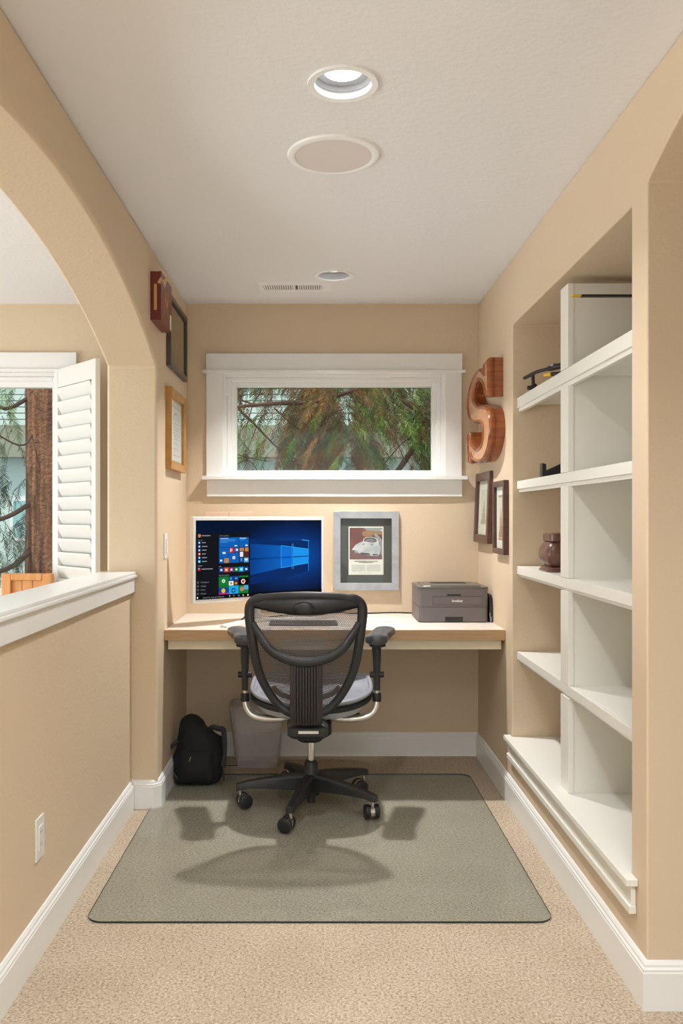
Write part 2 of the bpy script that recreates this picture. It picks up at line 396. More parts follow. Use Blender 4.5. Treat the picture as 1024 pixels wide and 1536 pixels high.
# ------------------------------------------------------------------ ceiling fittings
TRIMW = mat('ring_white', srgb(246, 247, 248), .4)
LAMPG = mat('bulb_glow', (1, 1, 1, 1), emis=(1, .98, .95, 1), es=2.2)
CANW = mat('white_reflector', srgb(176, 178, 182), .35)
def downlight(cx, cy, label, glow):
    r = thing('recessed_downlight', label, 'ceiling light', (cx, cy, ZC), group='recessed ceiling downlights')
    g = G(); g.lathe([(.076, .0), (.0755, -.004), (.0935, -.006), (.0945, -.001), (.0945, .0), (.076, .0)], n=48, cap=False)
    g.build('trim_ring', TRIMW, r, smooth=True)
    g = G(); g.lathe([(.0757, 0), (.0745, .014), (.0725, .0145), (.0715, .028), (.064, .0285), (.061, .0275), (.050, .0300)], n=48, cap=False)
    o = g.build('reflector', CANW, r, smooth=True)
    g = G(); g.lathe([(.0, .0305), (.0505, .0305)], n=32, cap=False)
    if glow: g.build('bulb', LAMPG, r)
    else: g.build('bulb', CANW, r)
    return r
downlight(*NEAR, 'lit recessed downlight with bright bulb, nearest on the ceiling', True)
downlight(*FAR, 'recessed downlight beside the ceiling vent above the desk', True)
sp = thing('ceiling_speaker', 'large round flush ceiling speaker with grey grille behind the lit downlight', 'speaker', (.0466, 2.711, ZC))
G().lathe([(.122, -.007), (.126, -.009), (.143, -.006), (.1465, 0)], n=64, cap=False).build('rim', mat('speaker_rim', srgb(246, 247, 248), .4), sp, smooth=True)
G().lathe([(0, -.0065), (.1225, -.0065)], n=64, cap=False).build('grille', mat('speaker_grille', srgb(224, 216, 214), .7), sp)
VENTW = mat('vent_white', srgb(246, 247, 248), .4)
vn = thing('ceiling_vent', 'white slotted air vent in the ceiling near the back wall', 'vent', (-.117, 4.262, ZC))
g = G(); x0, x1, y0, y1 = -.180, .178, -.075, .075
g.box(x0+.01, x1-.01, y0+.01, y1-.01, -.0025, 0, 1)
for a, b, c, d in ((x0, x0+.022, y0, y1), (x1-.045, x1, y0, y1), (x0+.022, x1-.045, y0, y0+.03), (x0+.022, x1-.045, y1-.03, y1), (-.012, .0, y0+.03, y1-.03)): g.box(a, b, c, d, -.007, 0)
g.build('frame', [VENTW, mat('vent_dark', srgb(96, 94, 92), .7)], vn)
g = G()
for k in range(26):
    x = x0+.024+k*.0112
    if -.016 < x < .002: continue
    g.add([(x, -.046, -.0065), (x+.0045, -.046, -.0065), (x+.0075, -.046, -.003), (x+.003, -.046, -.003), (x, .046, -.0065), (x+.0045, .046, -.0065), (x+.0075, .046, -.003), (x+.003, .046, -.003)],
          [(0, 1, 2, 3), (4, 7, 6, 5), (0, 4, 5, 1), (1, 5, 6, 2), (2, 6, 7, 3), (3, 7, 4, 0)])
g.build('louvres', VENTW, vn)

# ------------------------------------------------------------------ wall plates
ls = thing('light_switch', 'white light switch plate on the left alcove wall beside the monitor', 'light switch', (XL, 3.962, 1.154), (0, 0, PI/2))
G().box(-.036, .036, -.006, 0, -.058, .058).build('plate', SHUT, ls, bevel=.002)
G().box(-.017, .017, -.011, -.005, -.033, .033).build('rocker', SHUT, ls, bevel=.001)
ol = thing('power_outlet', 'white power outlet plate low on the half wall', 'outlet', (XH, 2.522, .342), (0, 0, PI/2))
G().box(-.036, .036, -.006, 0, -.062, .062).build('plate', SHUT, ol, bevel=.002)
g = G(); g.box(-.017, .017, -.0085, -.005, -.036, .036)
for s in (-.018, .018):
    for d in (-.007, .005): g.box(d, d+.002, -.0088, -.008, s-.005, s+.005, 1)
g.build('receptacle', [SHUT, BLACKM], ol, bevel=.0005)

# ------------------------------------------------------------------ plantation shutter
F = Vector((-1.1097, 4.24)); H = Vector((-1.425, 4.592)); dv = (F-H); L = dv.length
ang = math.atan2(dv.y, dv.x)
st = thing('window_shutter', 'open white louvred shutter panel hinged at the left room window', 'shutter', (H.x, H.y, .87), (0, 0, ang))
HT = 2.079-.87
g = G(); g.box(0, .045, -.0, .028, 0, HT); g.box(L-.045, L, 0, .028, 0, HT); g.box(.045, L-.045, .002, .026, HT-.10, HT); g.box(.045, L-.045, .002, .026, 0, .09)
g.build('frame', SHUT, st, bevel=.003)
zz = .09+.03
while zz < HT-.115:
    g = G(); M = Matrix.Translation((0, .014, zz)) @ Matrix.Rotation(math.radians(-62), 4, 'X')
    pr = [(.0455*math.cos(t), .005*math.sin(t)) for t in [k*PI/8 for k in range(16)]]
    g.prism(pr, .047, L-.047, 'x', M=M); g.build('louvre', SHUT, st, smooth=True); zz += .0725

# ------------------------------------------------------------------ frames on the walls
def rect(g, x0, x1, z0, z1, y, mi=0): g.add([(x0, y, z0), (x1, y, z0), (x1, y, z1), (x0, y, z1)], [(0, 1, 2, 3)], mi)
def frame_thing(name, label, loc, rot, W, Hh, fw, depth, fm, matc, artfn, matw, cat='picture frame', tilt=0, face=0, glassy=True):
    r = thing(name, label, cat, loc, rot)
    if tilt: r.rotation_mode = 'XYZ'; r.rotation_euler = (Matrix.Rotation(rot[2], 4, 'Z') @ Matrix.Rotation(tilt, 4, 'X')).to_euler()
    g = G(); a, b = W/2, Hh/2; d = depth
    def bar(p):  # mitred bar from inner/outer corner pairs
        (ox0, oz0), (ox1, oz1), (ix1, iz1), (ix0, iz0) = p
        g.add([(ox0, 0, oz0), (ox1, 0, oz1), (ix1, 0, iz1), (ix0, 0, iz0), (ox0, -d, oz0), (ox1, -d, oz1), (ix1, -d+face, iz1), (ix0, -d+face, iz0)],
              [(0, 3, 2, 1), (4, 5, 6, 7), (0, 1, 5, 4), (1, 2, 6, 5), (2, 3, 7, 6), (3, 0, 4, 7)])
    c, e = a-fw, b-fw
    bar([(-a, -b), (a, -b), (c, -e), (-c, -e)]); bar([(a, -b), (a, b), (c, e), (c, -e)]); bar([(a, b), (-a, b), (-c, e), (c, e)]); bar([(-a, b), (-a, -b), (-c, -e), (-c, e)])
    g.build('frame', fm, r, bevel=.0012)
    g = G(); rect(g, -c, c, -e, e, -d*.35)
    g.build('mat_board', matc, r)
    g = G(); ms = artfn(g, c-matw, e-matw, -d*.35-.0012)
    g.build('print', ms, r)
    if glassy:
        g = G(); g.box(-c, c, -d*.62, -d*.62+.0015, -e, e); g.build('glass', GLASS, r)
    return r
paper = mat('paper', srgb(238, 234, 226), .6)
ink = mat('ink', srgb(70, 62, 56), .7); sepia = mat('sepia', srgb(170, 122, 88), .7); paleart = mat('pale_art', srgb(222, 216, 202), .6); greyart = mat('grey_art', srgb(168, 160, 150), .7)
def art_car(g, a, b, y):
    rect(g, -a, a, -b, b, y, 0); k = a*.94
    pt = b*.955; pb = -b*.36
    rect(g, -k, k, pb, pt, y-.0004, 1)
    def poly(p, mi, yy): g.add([(k*x, yy, pb+(pt-pb)*z) for x, z in p], [tuple(range(len(p)))], mi)
    poly([(-1, .0), (1, 0), (1, .30), (-1, .30)], 7, y-.0006)
    poly([(-.2, 1), (1, 1), (1, .86), (.1, .90)], 2, y-.0006)
    poly([(-.25, .86), (.1, .92), (1, .88), (1, .78), (.45, .80), (.3, .70), (-.2, .74)], 6, y-.0007)
    poly([(.45, .80), (.62, .82), (1, .6), (1, .0), (.9, .2), (.85, .5)], 2, y-.0008)
    # the convertible
    poly([(-.86, .30), (-.80, .36), (-.62, .47), (-.35, .54), (-.20, .56), (-.14, .66), (-.02, .70), (.35, .70), (.58, .68), (.74, .60), (.80, .50), (.88, .38), (.86, .26), (.82, .16), (.70, .10), (.2, .12), (-.3, .17), (-.7, .22)], 3, y-.001)
    poly([(-.14, .57), (-.09, .65), (.0, .68), (.35, .685), (.56, .66), (.68, .58), (.5, .53), (.1, .555)], 4, y-.0012)
    poly([(-.06, .575), (-.02, .64), (.3, .65), (.5, .63), (.58, .58), (.45, .555), (.1, .575)], 8, y-.0014)
    poly([(.40, .60), (.46, .64), (.52, .60)], 5, y-.0016)
    poly([(-.82, .25), (-.5, .21), (-.45, .25), (-.8, .30)], 4, y-.0012); poly([(-.36, .17), (.22, .13), (.22, .20), (-.3, .235)], 4, y-.0012)
    poly([(.40, .13), (.72, .12), (.74, .18), (.42, .19)], 4, y-.0012)
    poly([(-.22, .48), (-.10, .50), (-.08, .48), (-.2, .46)], 4, y-.0012); poly([(.28, .475), (.40, .48), (.42, .46), (.3, .45)], 4, y-.0012)
    poly([(-.7, .245), (.80, .155), (.80, .17), (-.7, .262)], 9, y-.0014)
    poly([(.88, .93), (.93, .95), (.96, .92), (.92, .89)], 0, y-.0014)
    rect(g, -k*.72, k*.72, -b*.44, -b*.425, y-.0006, 4); rect(g, -k*.72, k*.70, -b*.455, -b*.445, y-.0006, 4); rect(g, -k*.45, k*.42, -b*.50, -b*.478, y-.0006, 4)
    for i in range(8):
        for s in ((-.88, -.04), (.04, .88)): rect(g, k*s[0], k*s[1], -b*(.60+i*.035), -b*(.592+i*.035), y-.0006, 2)
    rect(g, -k*.45, k*.4, -b*.925, -b*.915, y-.0006, 2)
    return [paper, mat('rust_rock', srgb(132, 72, 58), .6, var=(60, srgb(92, 54, 50), .35, .65)), mat('poster_grey', srgb(150, 152, 152), .6), mat('car_silver', srgb(178, 180, 186), .5, var=(25, srgb(205, 206, 210), .4, .6)),
            mat('poster_dark', srgb(72, 70, 78), .6), mat('poster_red', srgb(150, 50, 50), .6), mat('poster_tan', srgb(160, 120, 86), .6), mat('poster_road', srgb(122, 84, 84), .6), mat('windshield', srgb(128, 126, 132), .5), mat('bumper_line', srgb(205, 206, 212), .5)]
SILV = mat('silver_frame', srgb(178, 182, 186), .38, .35, var=(20, srgb(164, 168, 174), .35, .65))
GRBOARD = mat('charcoal_mat', srgb(76, 76, 72), .6)
frame_thing('framed_car_poster', 'silver framed poster of a silver convertible car above the desk', (.2545, YB, 1.1065), (0, 0, 0), .352, .424, .038, .026, SILV, GRBOARD, art_car, .044, cat='framed poster')
def art_parch(g, a, b, y):
    rect(g, -a, a, -b, b, y); rng = random.Random(3)
    for k in range(40):
        x = rng.uniform(-a*.8, a*.7); z = rng.uniform(-b*.8, b*.7); rect(g, x, x+rng.uniform(.004, .03), z, z+rng.uniform(.004, .02), y-.0003, 1)
    rect(g, -a*.95, -a*.85, -b*.92, -b*.66, y-.0005, 2)
    return [mat('parchment', srgb(160, 126, 92), .6, var=(9, srgb(130, 98, 70), .35, .65)), mat('parchment_mark', srgb(146, 112, 80), .7), paper]
frame_thing('black_picture_frame', 'black frame with brown parchment print high on the left wall', (XL, 4.243, 2.167), (0, 0, PI/2), .505, .338, .024, .022, mat('black_wood', srgb(74, 66, 58), .35), mat('black_mat', srgb(30, 28, 27), .6), art_parch, .012)
def art_cert(g, a, b, y):
    rect(g, -a, a, -b, b, y)
    for z in (-b*.82, b*.80): rect(g, -a*.7, a*.8, z, z+.0025, y-.0004, 1)
    for x in (-a*.7, a*.8): rect(g, x-.001, x+.001, -b*.82, b*.8, y-.0004, 1)
    vs = []
    n = 24
    for k in range(n+1):
        t = PI*k/n; vs += [(a*.05+a*.42*math.cos(t), y-.0004, b*.38+b*.25*math.sin(t)), (a*.05+a*.37*math.cos(t), y-.0004, b*.38+b*.21*math.sin(t))]
    g.add(vs, [(2*k, 2*k+1, 2*k+3, 2*k+2) for k in range(n)], 2)
    for z, w in ((.44, .1), (.38, .06), (.25, .3), (.13, .5), (.04, .42), (-.08, .55), (-.17, .5), (-.26, .3), (-.42, .45), (-.6, .5)): rect(g, a*(.05-w), a*(.05+w), b*z, b*z+.0022, y-.0004, 2)
    return [mat('certificate_paper', srgb(236, 234, 236), .5), mat('certificate_rule', srgb(196, 150, 130), .6), mat('certificate_ink', srgb(150, 150, 158), .6)]
frame_thing('gold_framed_certificate', 'gold wooden frame holding a white certificate on the left wall', (XL, 4.187, 1.706), (0, 0, PI/2), .432, .384, .036, .030, mat('gold_wood', srgb(196, 146, 74), .35, .15, var=(14, srgb(172, 122, 52), .3, .7)), mat('cert_mat', srgb(206, 178, 140), .6), art_cert, .012, face=.006)
def spires(g, a, b, y, col):
    rect(g, -a, a, -b, b, y, 0); rect(g, -a*.62, a*.62, -b*.78, b*.8, y-.0003, 1)
    rng = random.Random(5)
    for k in range(9):
        x = -a*.5+k*a*.12; h = b*(.1+.9*math.exp(-((k-4.5)/2.4)**2))*.9
        g.add([(x-a*.07, y-.0006, -b*.7), (x+a*.07, y-.0006, -b*.7), (x+a*.05, y-.0006, -b*.7+h), (x, y-.0006, -b*.7+h*1.25), (x-a*.05, y-.0006, -b*.7+h)], [(0, 1, 2, 3, 4)], 2)
    return [paper, paleart, col]
BRWOOD = mat('dark_brown_wood', srgb(92, 62, 48), .38, var=(6, srgb(74, 48, 38), .3, .7, (1, 8, 8)))
frame_thing('brown_picture_frame', 'dark brown frame with a pale cathedral drawing, tilted in the corner beneath the letter', (XR-.0005, 4.40, 1.336), (0, 0, -PI/2), .372, .362, .042, .024, BRWOOD, paper, lambda g, a, b, y: spires(g, a, b, y, greyart), .02, tilt=math.radians(-2.2))
frame_thing('narrow_brown_picture_frame', 'dark brown frame with a sepia spired building, nearer the bookcase beneath the wooden letter', (XR-.0005, 3.99, 1.286), (0, 0, -PI/2), .248, .341, .026, .024, BRWOOD, paper, lambda g, a, b, y: (spires(g, a, b, y, sepia), rect(g, -a*.62, a*.62, b*.72, b*.8, y-.0008, 2), rect(g, -a*.62, a*.62, -b*.8, -b*.72, y-.0008, 2))[0], .012)
pp = thing('pinned_paper', 'pale pink paper sheets on the wall showing just above the monitor', 'paper', (-.487, YB, 1.20))
for x0, x1, l in ((-.125, -.004, 0), (.002, .128, 0)):
    G().box(x0, x1, -.004, 0, -.16, .115).build('sheet', mat('pink_paper', srgb(226, 196, 176), .6), pp, bevel=.001)

# red box high on the left wall
rb = thing('red_cigar_box', 'dark red box with gold script mounted high on the left wall', 'box', (XL, 3.742, 2.226), (0, 0, PI/2))
RED = mat('dark_red_lacquer', srgb(118, 46, 36), .35, var=(12, srgb(98, 36, 30), .3, .7))
G().box(-.128, .128, -.043, 0, -.102, .104).build('body', RED, rb, bevel=.002)
g = G(); g.box(-.1288, .1288, -.046, -.0365, -.103, .105); g.build('lid', RED, rb, bevel=.0015)
GOLD = mat('gold_print', srgb(206, 160, 96), .4, .3); TANP = mat('tan_paper', srgb(214, 176, 128), .6)
g = G(); pts = [(-.055, -.0466, -.06), (-.04, -.0466, .0), (-.03, -.0466, .055), (-.018, -.0466, .04), (-.03, -.0466, .0), (-.01, -.0466, .015), (0, -.0466, -.02), (.01, -.0466, .01), (.02, -.0466, -.015), (.035, -.0466, .01), (.05, -.0466, .05)]
g.tube(crom(pts, 5), .0014, 5); g.tube(crom([(.0, -.0466, -.021), (.02, -.0466, -.04), (.035, -.0466, -.055), (.06, -.0466, -.045)], 5), .0012, 5)
g.build('gold_script', GOLD, rb); G().box(-.1293, -.1286, -.028, -.016, -.06, .05).build('gold_spine_title', GOLD, rb)
g = G(); g.add([(-.09, -.0467, .075), (-.055, -.0467, .05), (.02, -.0467, .105), (.005, -.0467, .1055), (-.02, -.0467, .1055)], [(0, 1, 2, 3, 4)])
g.add([(-.1294, -.03, .055), (-.1294, -.044, .05), (-.1294, -.047, .075), (-.1294, -.044, .08)], [(0, 1, 2, 3)])
g.add([(-.1294, -.044, .05), (-.1294, -.047, .075), (-.09, -.0467, .075), (-.1, -.0467, .055)], [(0, 1, 2, 3)]); g.build('paper_seal', TANP, rb, solid=.0004)
G().box(.085, .115, -.0468, -.046, -.095, -.03).build('white_sticker', paper, rb)

# wooden letter S
WOODS = mat('red_brown_wood', srgb(168, 98, 50), .3, coat=.3, var=(5, srgb(128, 66, 32), .3, .7, (1, 3, 14)))
WOODF = mat('tan_face_wood', srgb(202, 150, 104), .35, coat=.2, var=(5, srgb(180, 124, 82), .3, .7, (1, 3, 12)))
S_segs = [  # smooth runs, joined at sharp corners, (y, z) on the wall plane
    [(4.100, 2.030), (4.105, 2.012)],
    [(4.110, 1.985), (4.20, 2.020), (4.31, 2.022), (4.43, 1.995), (4.515, 1.945), (4.545, 1.885), (4.520, 1.825), (4.45, 1.785), (4.34, 1.764), (4.20, 1.752), (4.135, 1.728), (4.122, 1.69), (4.150, 1.655), (4.22, 1.636), (4.32, 1.636), (4.41, 1.660), (4.47, 1.700), (4.492, 1.734)],
    [(4.546, 1.728), (4.522, 1.572), (4.470, 1.572)],
    [(4.462, 1.612), (4.40, 1.580), (4.27, 1.560), (4.13, 1.563), (4.02, 1.597), (3.955, 1.655), (3.940, 1.715), (3.962, 1.768), (4.02, 1.802), (4.12, 1.826), (4.27, 1.846), (4.36, 1.872), (4.398, 1.915), (4.365, 1.953), (4.28, 1.970), (4.18, 1.950), (4.10, 1.908), (4.060, 1.858)],
    [(3.985, 1.852), (3.985, 2.034)]]
outl = []
for s in S_segs:
    outl += [tuple(p) for p in (crom([(a, b, 0) for a, b in s], 4) if len(s) > 3 else [Vector((a, b, 0)) for a, b in s])]
outl = [(p[0], p[1]) for p in outl]
def inset2(poly, d):
    out = []; n = len(poly)
    ar = sum(poly[i][0]*poly[(i+1) % n][1]-poly[(i+1) % n][0]*poly[i][1] for i in range(n)); sg = 1 if ar > 0 else -1
    for i in range(n):
        p = Vector(poly[i]); a = (p-Vector(poly[i-1])).normalized(); b = (Vector(poly[(i+1) % n])-p).normalized()
        na = Vector((-a.y, a.x))*sg; nb = Vector((-b.y, b.x))*sg; m = (na+nb)
        if m.length < 1e-6: m = na
        m.normalize(); k = min(1.6, 1/max(.4, m.dot(na))); out.append(tuple(p+m*d*k))
    return out
sl = thing('wooden_letter', 'large glossy wooden letter S hung on the right wall', 'wall letter', (XR, 4.24, 1.55))
M = inv(sl); XS = .786
g = extrude_loops([outl], 'x', XR-.001, XS+.014); g.v = [M @ v for v in g.v]; g.build('body', WOODS, sl, smooth=True)
ins = inset2(outl, .016); ins2 = inset2(outl, .004)
def ringx(o, i, xo, xi, g):
    n = len(o); g.add([(xo, *p) for p in o]+[(xi, *p) for p in i], [(k, (k+1) % n, (k+1) % n+n, k+n) for k in range(n)])
g = G(M); ringx(outl, ins2, XS+.014, XS+.004, g); mid = inset2(outl, .009); ringx(ins2, mid, XS+.004, XS, g); ringx(mid, ins, XS, XS+.006, g); ringx(ins, ins, XS+.006, XS+.0139, g)
g.build('raised_border', WOODS, sl, smooth=True)
g = extrude_loops([ins], 'x', XS+.0085, XS+.0145); g.v = [M @ v for v in g.v]; g.build('face', WOODF, sl)
for dd in (.022, .030):
    g = G(M); o1 = inset2(outl, -.003); o2 = inset2(outl, .001); ringx(o2, o1, XS+dd, XS+dd+.0015, g); ringx(o1, o2, XS+dd+.001, XS+dd+.003, g); g.build('moulding_bead', WOODS, sl, smooth=True)

# ------------------------------------------------------------------ monitor
mo = thing('computer_monitor', 'white framed wide monitor with a blue desktop on screen', 'monitor', (-.286, 4.255, .7675), (0, 0, math.atan2(.5781, .8159)))
# local x along the screen, z up, -y towards the viewer
TLw = Vector((-.5936, 4.02, 1.29)); MI = inv(mo); tl = MI @ TLw; MW = .761; MH = .411
X0, Y0, Z1 = tl.x, tl.y, tl.z
g = G(); g.box(X0, X0+MW, Y0, Y0+.030, Z1-MH, Z1); g.box(X0+.15, X0+MW-.15, Y0+.03, Y0+.05, Z1-MH+.08, Z1-.08)
g.build('casing', SHUT, mo, bevel=.004)
def em(name, c, s=.95): return mat(name, (0, 0, 0, 1), .3, emis=c, es=s, spec=.08)
def wallpaper():
    m = bpy.data.materials.new('screen_wallpaper'); m.use_nodes = True; nt = m.node_tree; p = nt.nodes['Principled BSDF']; L = nt.links.new
    p.inputs['Base Color'].default_value = (0, 0, 0, 1); p.inputs['Roughness'].default_value = .3; p.inputs['Specular IOR Level'].default_value = .08
    tc = nt.nodes.new('ShaderNodeTexCoord'); mp = nt.nodes.new('ShaderNodeMapping'); gr = nt.nodes.new('ShaderNodeTexGradient'); gr.gradient_type = 'SPHERICAL'
    cx, cz = X0+.56, Z1-.203
    mp.inputs['Location'].default_value = (-cx/.36, 0, -cz/.19); mp.inputs['Scale'].default_value = (1/.36, 0, 1/.19)
    r = nt.nodes.new('ShaderNodeValToRGB'); e = r.color_ramp.elements
    e[0].position = 0; e[0].color = srgb(2, 18, 48); e[1].position = .9; e[1].color = srgb(0, 76, 168); k = e.new(.35); k.color = srgb(2, 40, 98)
    L(tc.outputs['Object'], mp.inputs[0]); L(mp.outputs[0], gr.inputs[0]); L(gr.outputs['Fac'], r.inputs['Fac']); L(r.outputs[0], p.inputs['Emission Color']); p.inputs['Emission Strength'].default_value = .95
    return m
def beam_mat():
    # light beams that fade out with distance from the window logo (an image shown on the screen)
    m = bpy.data.materials.new('screen_beam'); m.use_nodes = True; nt = m.node_tree; p = nt.nodes['Principled BSDF']; L = nt.links.new
    p.inputs['Base Color'].default_value = (0, 0, 0, 1); p.inputs['Roughness'].default_value = .3; p.inputs['Specular IOR Level'].default_value = .08
    tc = nt.nodes.new('ShaderNodeTexCoord'); s = nt.nodes.new('ShaderNodeSeparateXYZ'); L(tc.outputs['Object'], s.inputs[0])
    r = nt.nodes.new('ShaderNodeMapRange'); r.inputs[1].default_value = X0+.31; r.inputs[2].default_value = X0+.66
    L(s.outputs['X'], r.inputs[0]); cr = nt.nodes.new('ShaderNodeValToRGB'); e = cr.color_ramp.elements
    e[0].color = srgb(2, 62, 140); e[1].color = srgb(8, 118, 220); L(r.outputs[0], cr.inputs[0]); L(cr.outputs[0], p.inputs['Emission Color']); p.inputs['Emission Strength'].default_value = .95
    return m
smats = [wallpaper(), em('menu_dark', srgb(16, 20, 26)), em('tile_blue', srgb(10, 96, 184)), em('tile_green', srgb(16, 124, 50)), em('tile_red', srgb(210, 30, 40)), em('tile_orange', srgb(214, 76, 36)),
         em('tile_purple', srgb(128, 48, 128)), em('tile_cyan', srgb(20, 170, 230)), em('white_pixels', srgb(235, 238, 242)), em('tile_navy', srgb(24, 66, 140)), em('taskbar', srgb(6, 8, 12)),
         beam_mat(), em('pane_bright', srgb(60, 190, 255), 1.0), em('skin_photo', srgb(190, 130, 92)), em('tile_black', srgb(6, 6, 8)), em('yellow', srgb(225, 190, 60)), em('magenta', srgb(200, 40, 160)), em('beam_soft', srgb(2, 42, 104)), em('photo_dark', srgb(84, 40, 34)), em('grey_text', srgb(150, 154, 160)), em('tile_sky', srgb(80, 165, 220)), em('pane_blue', srgb(6, 112, 214)), em('pane_light', srgb(24, 150, 238))]
(WP, DK, BL, GN, RD, OR, PU, CY, WH, NV, TB, BE, PB, SK, BK, YE, MG, BS, PD, GT, SKY, PA, PC) = range(23)
g = G()
def q(x0, y0, x1, y1, mi, lay=1): rect(g, X0+x0, X0+x1, Z1-y1, Z1-y0, Y0-.0006-.0003*lay, mi)
def qp(pts, mi, lay=1): g.add([(X0+a, Y0-.0006-.0003*lay, Z1-b) for a, b in pts], [tuple(range(len(pts)))], mi)
def tx(s, x, y, size, mi=WH, lay=3): text_into(g, mi, s, size, loc=(X0+x, Y0-.0006-.0003*lay, Z1-y), ex=0)
SX0, SX1, SY0, SY1 = .016, .744, .0175, .3935
q(SX0, SY0, SX1, SY1, WP, 0)
# beams and window logo
qp([(.31, .108), (.46, .120), (.661, .1245), (.661, .165), (.49, .146), (.31, .133)], BS, 1)
qp([(.31, .300), (.49, .262), (.661, .238), (.656, .281), (.50, .315), (.31, .335)], BS, 1)
qp([(.31, .133), (.493, .1456), (.661, .166), (.660, .2005), (.31, .2055)], BE, 2)
qp([(.31, .2125), (.660, .2055), (.659, .239), (.491, .258), (.31, .290)], BE, 2)
qp([(.4931, .1475), (.558, .1535), (.558, .2015), (.4931, .203)], PA, 3); qp([(.569, .1545), (.6595, .166), (.6595, .2005), (.569, .2015)], PC, 3)
qp([(.4931, .2105), (.558, .209), (.558, .2495), (.4931, .2565)], PA, 3); qp([(.569, .209), (.6595, .2055), (.6585, .238), (.569, .248)], PC, 3)
for a, b in (((.4925, .1456), (.4945, .2582)), ((.5590, .1375), (.5605, .2673)), ((.5665, .1375), (.568, .2673)), ((.660, .124), (.6615, .279))): q(a[0], a[1], b[0], b[1], PB, 4)
qp([(.493, .1445), (.661, .1655), (.661, .1675), (.493, .1465)], PB, 4); qp([(.493, .2565), (.660, .2375), (.660, .2395), (.493, .2585)], PB, 4)
qp([(.62, .117), (.665, .1225), (.665, .1255), (.62, .120)], PB, 4)
# start menu
q(SX0, .0795, .3115, .382, DK, 5); q(SX0, .3745, SX1, SY1, TB, 6)
tx('Search the web and Windows', .052, .388, .0095, GT, 7)
q(.0205, .3795, .0265, .3885, WH, 7)
def disc(cx, cy, r, mi, lay): qp([(cx+r*math.cos(k*PI/8), cy+r*math.sin(k*PI/8)) for k in range(16)], mi, lay)
disc(.034, .0905, .0085, SK, 6); tx('Menu owner'[:0] or 'Most used', .026, .1135, .006, GT, 6); q(.047, .0885, .092, .0925, GT, 6)
for i in range(6):
    y = .1235+i*.0178; q(.0265, y-.0065, .0395, y+.0065, RD if i == 3 else (BL if i != 5 else CY), 6); q(.0295, y-.003, .0365, y+.003, WH, 7)
for i, s in enumerate(('Mail', 'Calendar', 'Photos', 'News', 'Weather', 'Scanner')): q(.047, .1215+i*.0178, .058+.0022*len(s), .1255+i*.0178, GT, 7)
q(.0255, .242, .0395, .256, RD, 6); q(.0255, .242, .034, .249, CY, 7); q(.045, .247, .105, .251, GT, 7); q(.025, .2315, .048, .234, GT, 7)
for i, s in enumerate(('File Explorer', 'Settings', 'Power', 'All apps')):
    y = .3115+i*.0178; disc(.026, y, .0042, GT, 7); disc(.026, y, .0028, DK, 8); tx(s, .041, y+.003, .0088, GT, 7)
tx('Life at a glance', .141, .0945, .0085, GT, 7)
x0, x1, y0, y1 = .1385, .304, .0995, .2245; ux = (x1-x0)/6; uy = (y1-y0)/5
def tile(i, j, w, h, mi, lay=6, ox=x0, oy=y0, uy_=None):
    u = uy_ or uy; q(ox+i*ux+.0008, oy+j*u+.0008, ox+(i+w)*ux-.0008, oy+(j+h)*u-.0008, mi, lay)
tile(0, 0, 4, 2, BL); tile(4, 0, 2, 2, BL); tile(0, 2, 2, 2, BL); tile(2, 2, 1, 1, RD); tile(3, 2, 1, 1, BL); tile(2, 3, 2, 2, BL); tile(4, 2, 2, 2, PD); tile(0, 4, 1, 1, BL); tile(1, 4, 1, 1, SK); tile(4, 4, 1, 1, NV); tile(5, 4, 1, 1, SKY)
for k, ww in ((0, .045), (1, .085), (2, .08), (3, .04)): q(.146, .104+k*.0062, .146+ww, .1062+k*.0062, SKY if k else WH, 7)
q(.252, .104, .29, .1066, WH, 7); q(.252, .112, .28, .1142, SKY, 7); q(.285, .137, .297, .144, WH, 7); q(.224, .139, .238, .144, WH, 7)
q(.158, .170, .174, .180, WH, 7); q(.165, .170, .167, .180, BL, 8); q(.2, .155, .212, .171, WH, 7); q(.204, .159, .212, .163, RD, 8); q(.204, .166, .212, .171, RD, 8); q(.231, .156, .243, .166, WH, 7)
q(.213, .192, .227, .206, WH, 7); q(.218, .196, .222, .201, BL, 8); q(.144, .207, .156, .215, WH, 7); q(.281, .205, .297, .215, WH, 7); q(.258, .203, .266, .217, SKY, 7)
q(.252, .152, .276, .168, SK, 7); q(.282, .151, .302, .170, SK, 7); q(.254, .172, .272, .196, WH, 7)
tx('Play and explore', .138, .2845, .0085, GT, 7); q(.139, .2385, .150, .241, GT, 7)
for i, c in enumerate((NV, OR, PU, GN, CY, NV)):
    q(.1385+i*.0277, .245, .1637+i*.0277, .268, c, 6); q(.146+i*.0277, .2525, .1565+i*.0277, .261, WH, 7)
x0 = .1365; uy3 = .0232
tile(0, 0, 2, 2, GN, 6, x0, .288, uy3); disc(.163, .310, .009, WH, 7); qp([(.158, .304), (.163, .308), (.168, .304), (.165, .310), (.169, .317), (.163, .312), (.157, .317), (.161, .310)], GN, 8)
tile(2, 0, 1, 1, NV, 6, x0, .288, uy3); tile(3, 0, 1, 1, NV, 6, x0, .288, uy3); tile(2, 1, 1, 1, WH, 6, x0, .288, uy3); tile(3, 1, 1, 1, PD, 6, x0, .288, uy3); tile(4, 0, 2, 2, BK, 6, x0, .288, uy3); tile(4, 0, 2, .4, GN, 7, x0, .288, uy3)
disc(.204, .2995, .005, SKY, 7); q(.226, .296, .240, .303, SKY, 7); disc(.205, .323, .006, SK, 7); disc(.232, .323, .006, YE, 7); qp([(.226, .318), (.237, .318), (.232, .324)], RD, 8); disc(.272, .316, .012, WH, 8); disc(.272, .316, .008, OR, 9)
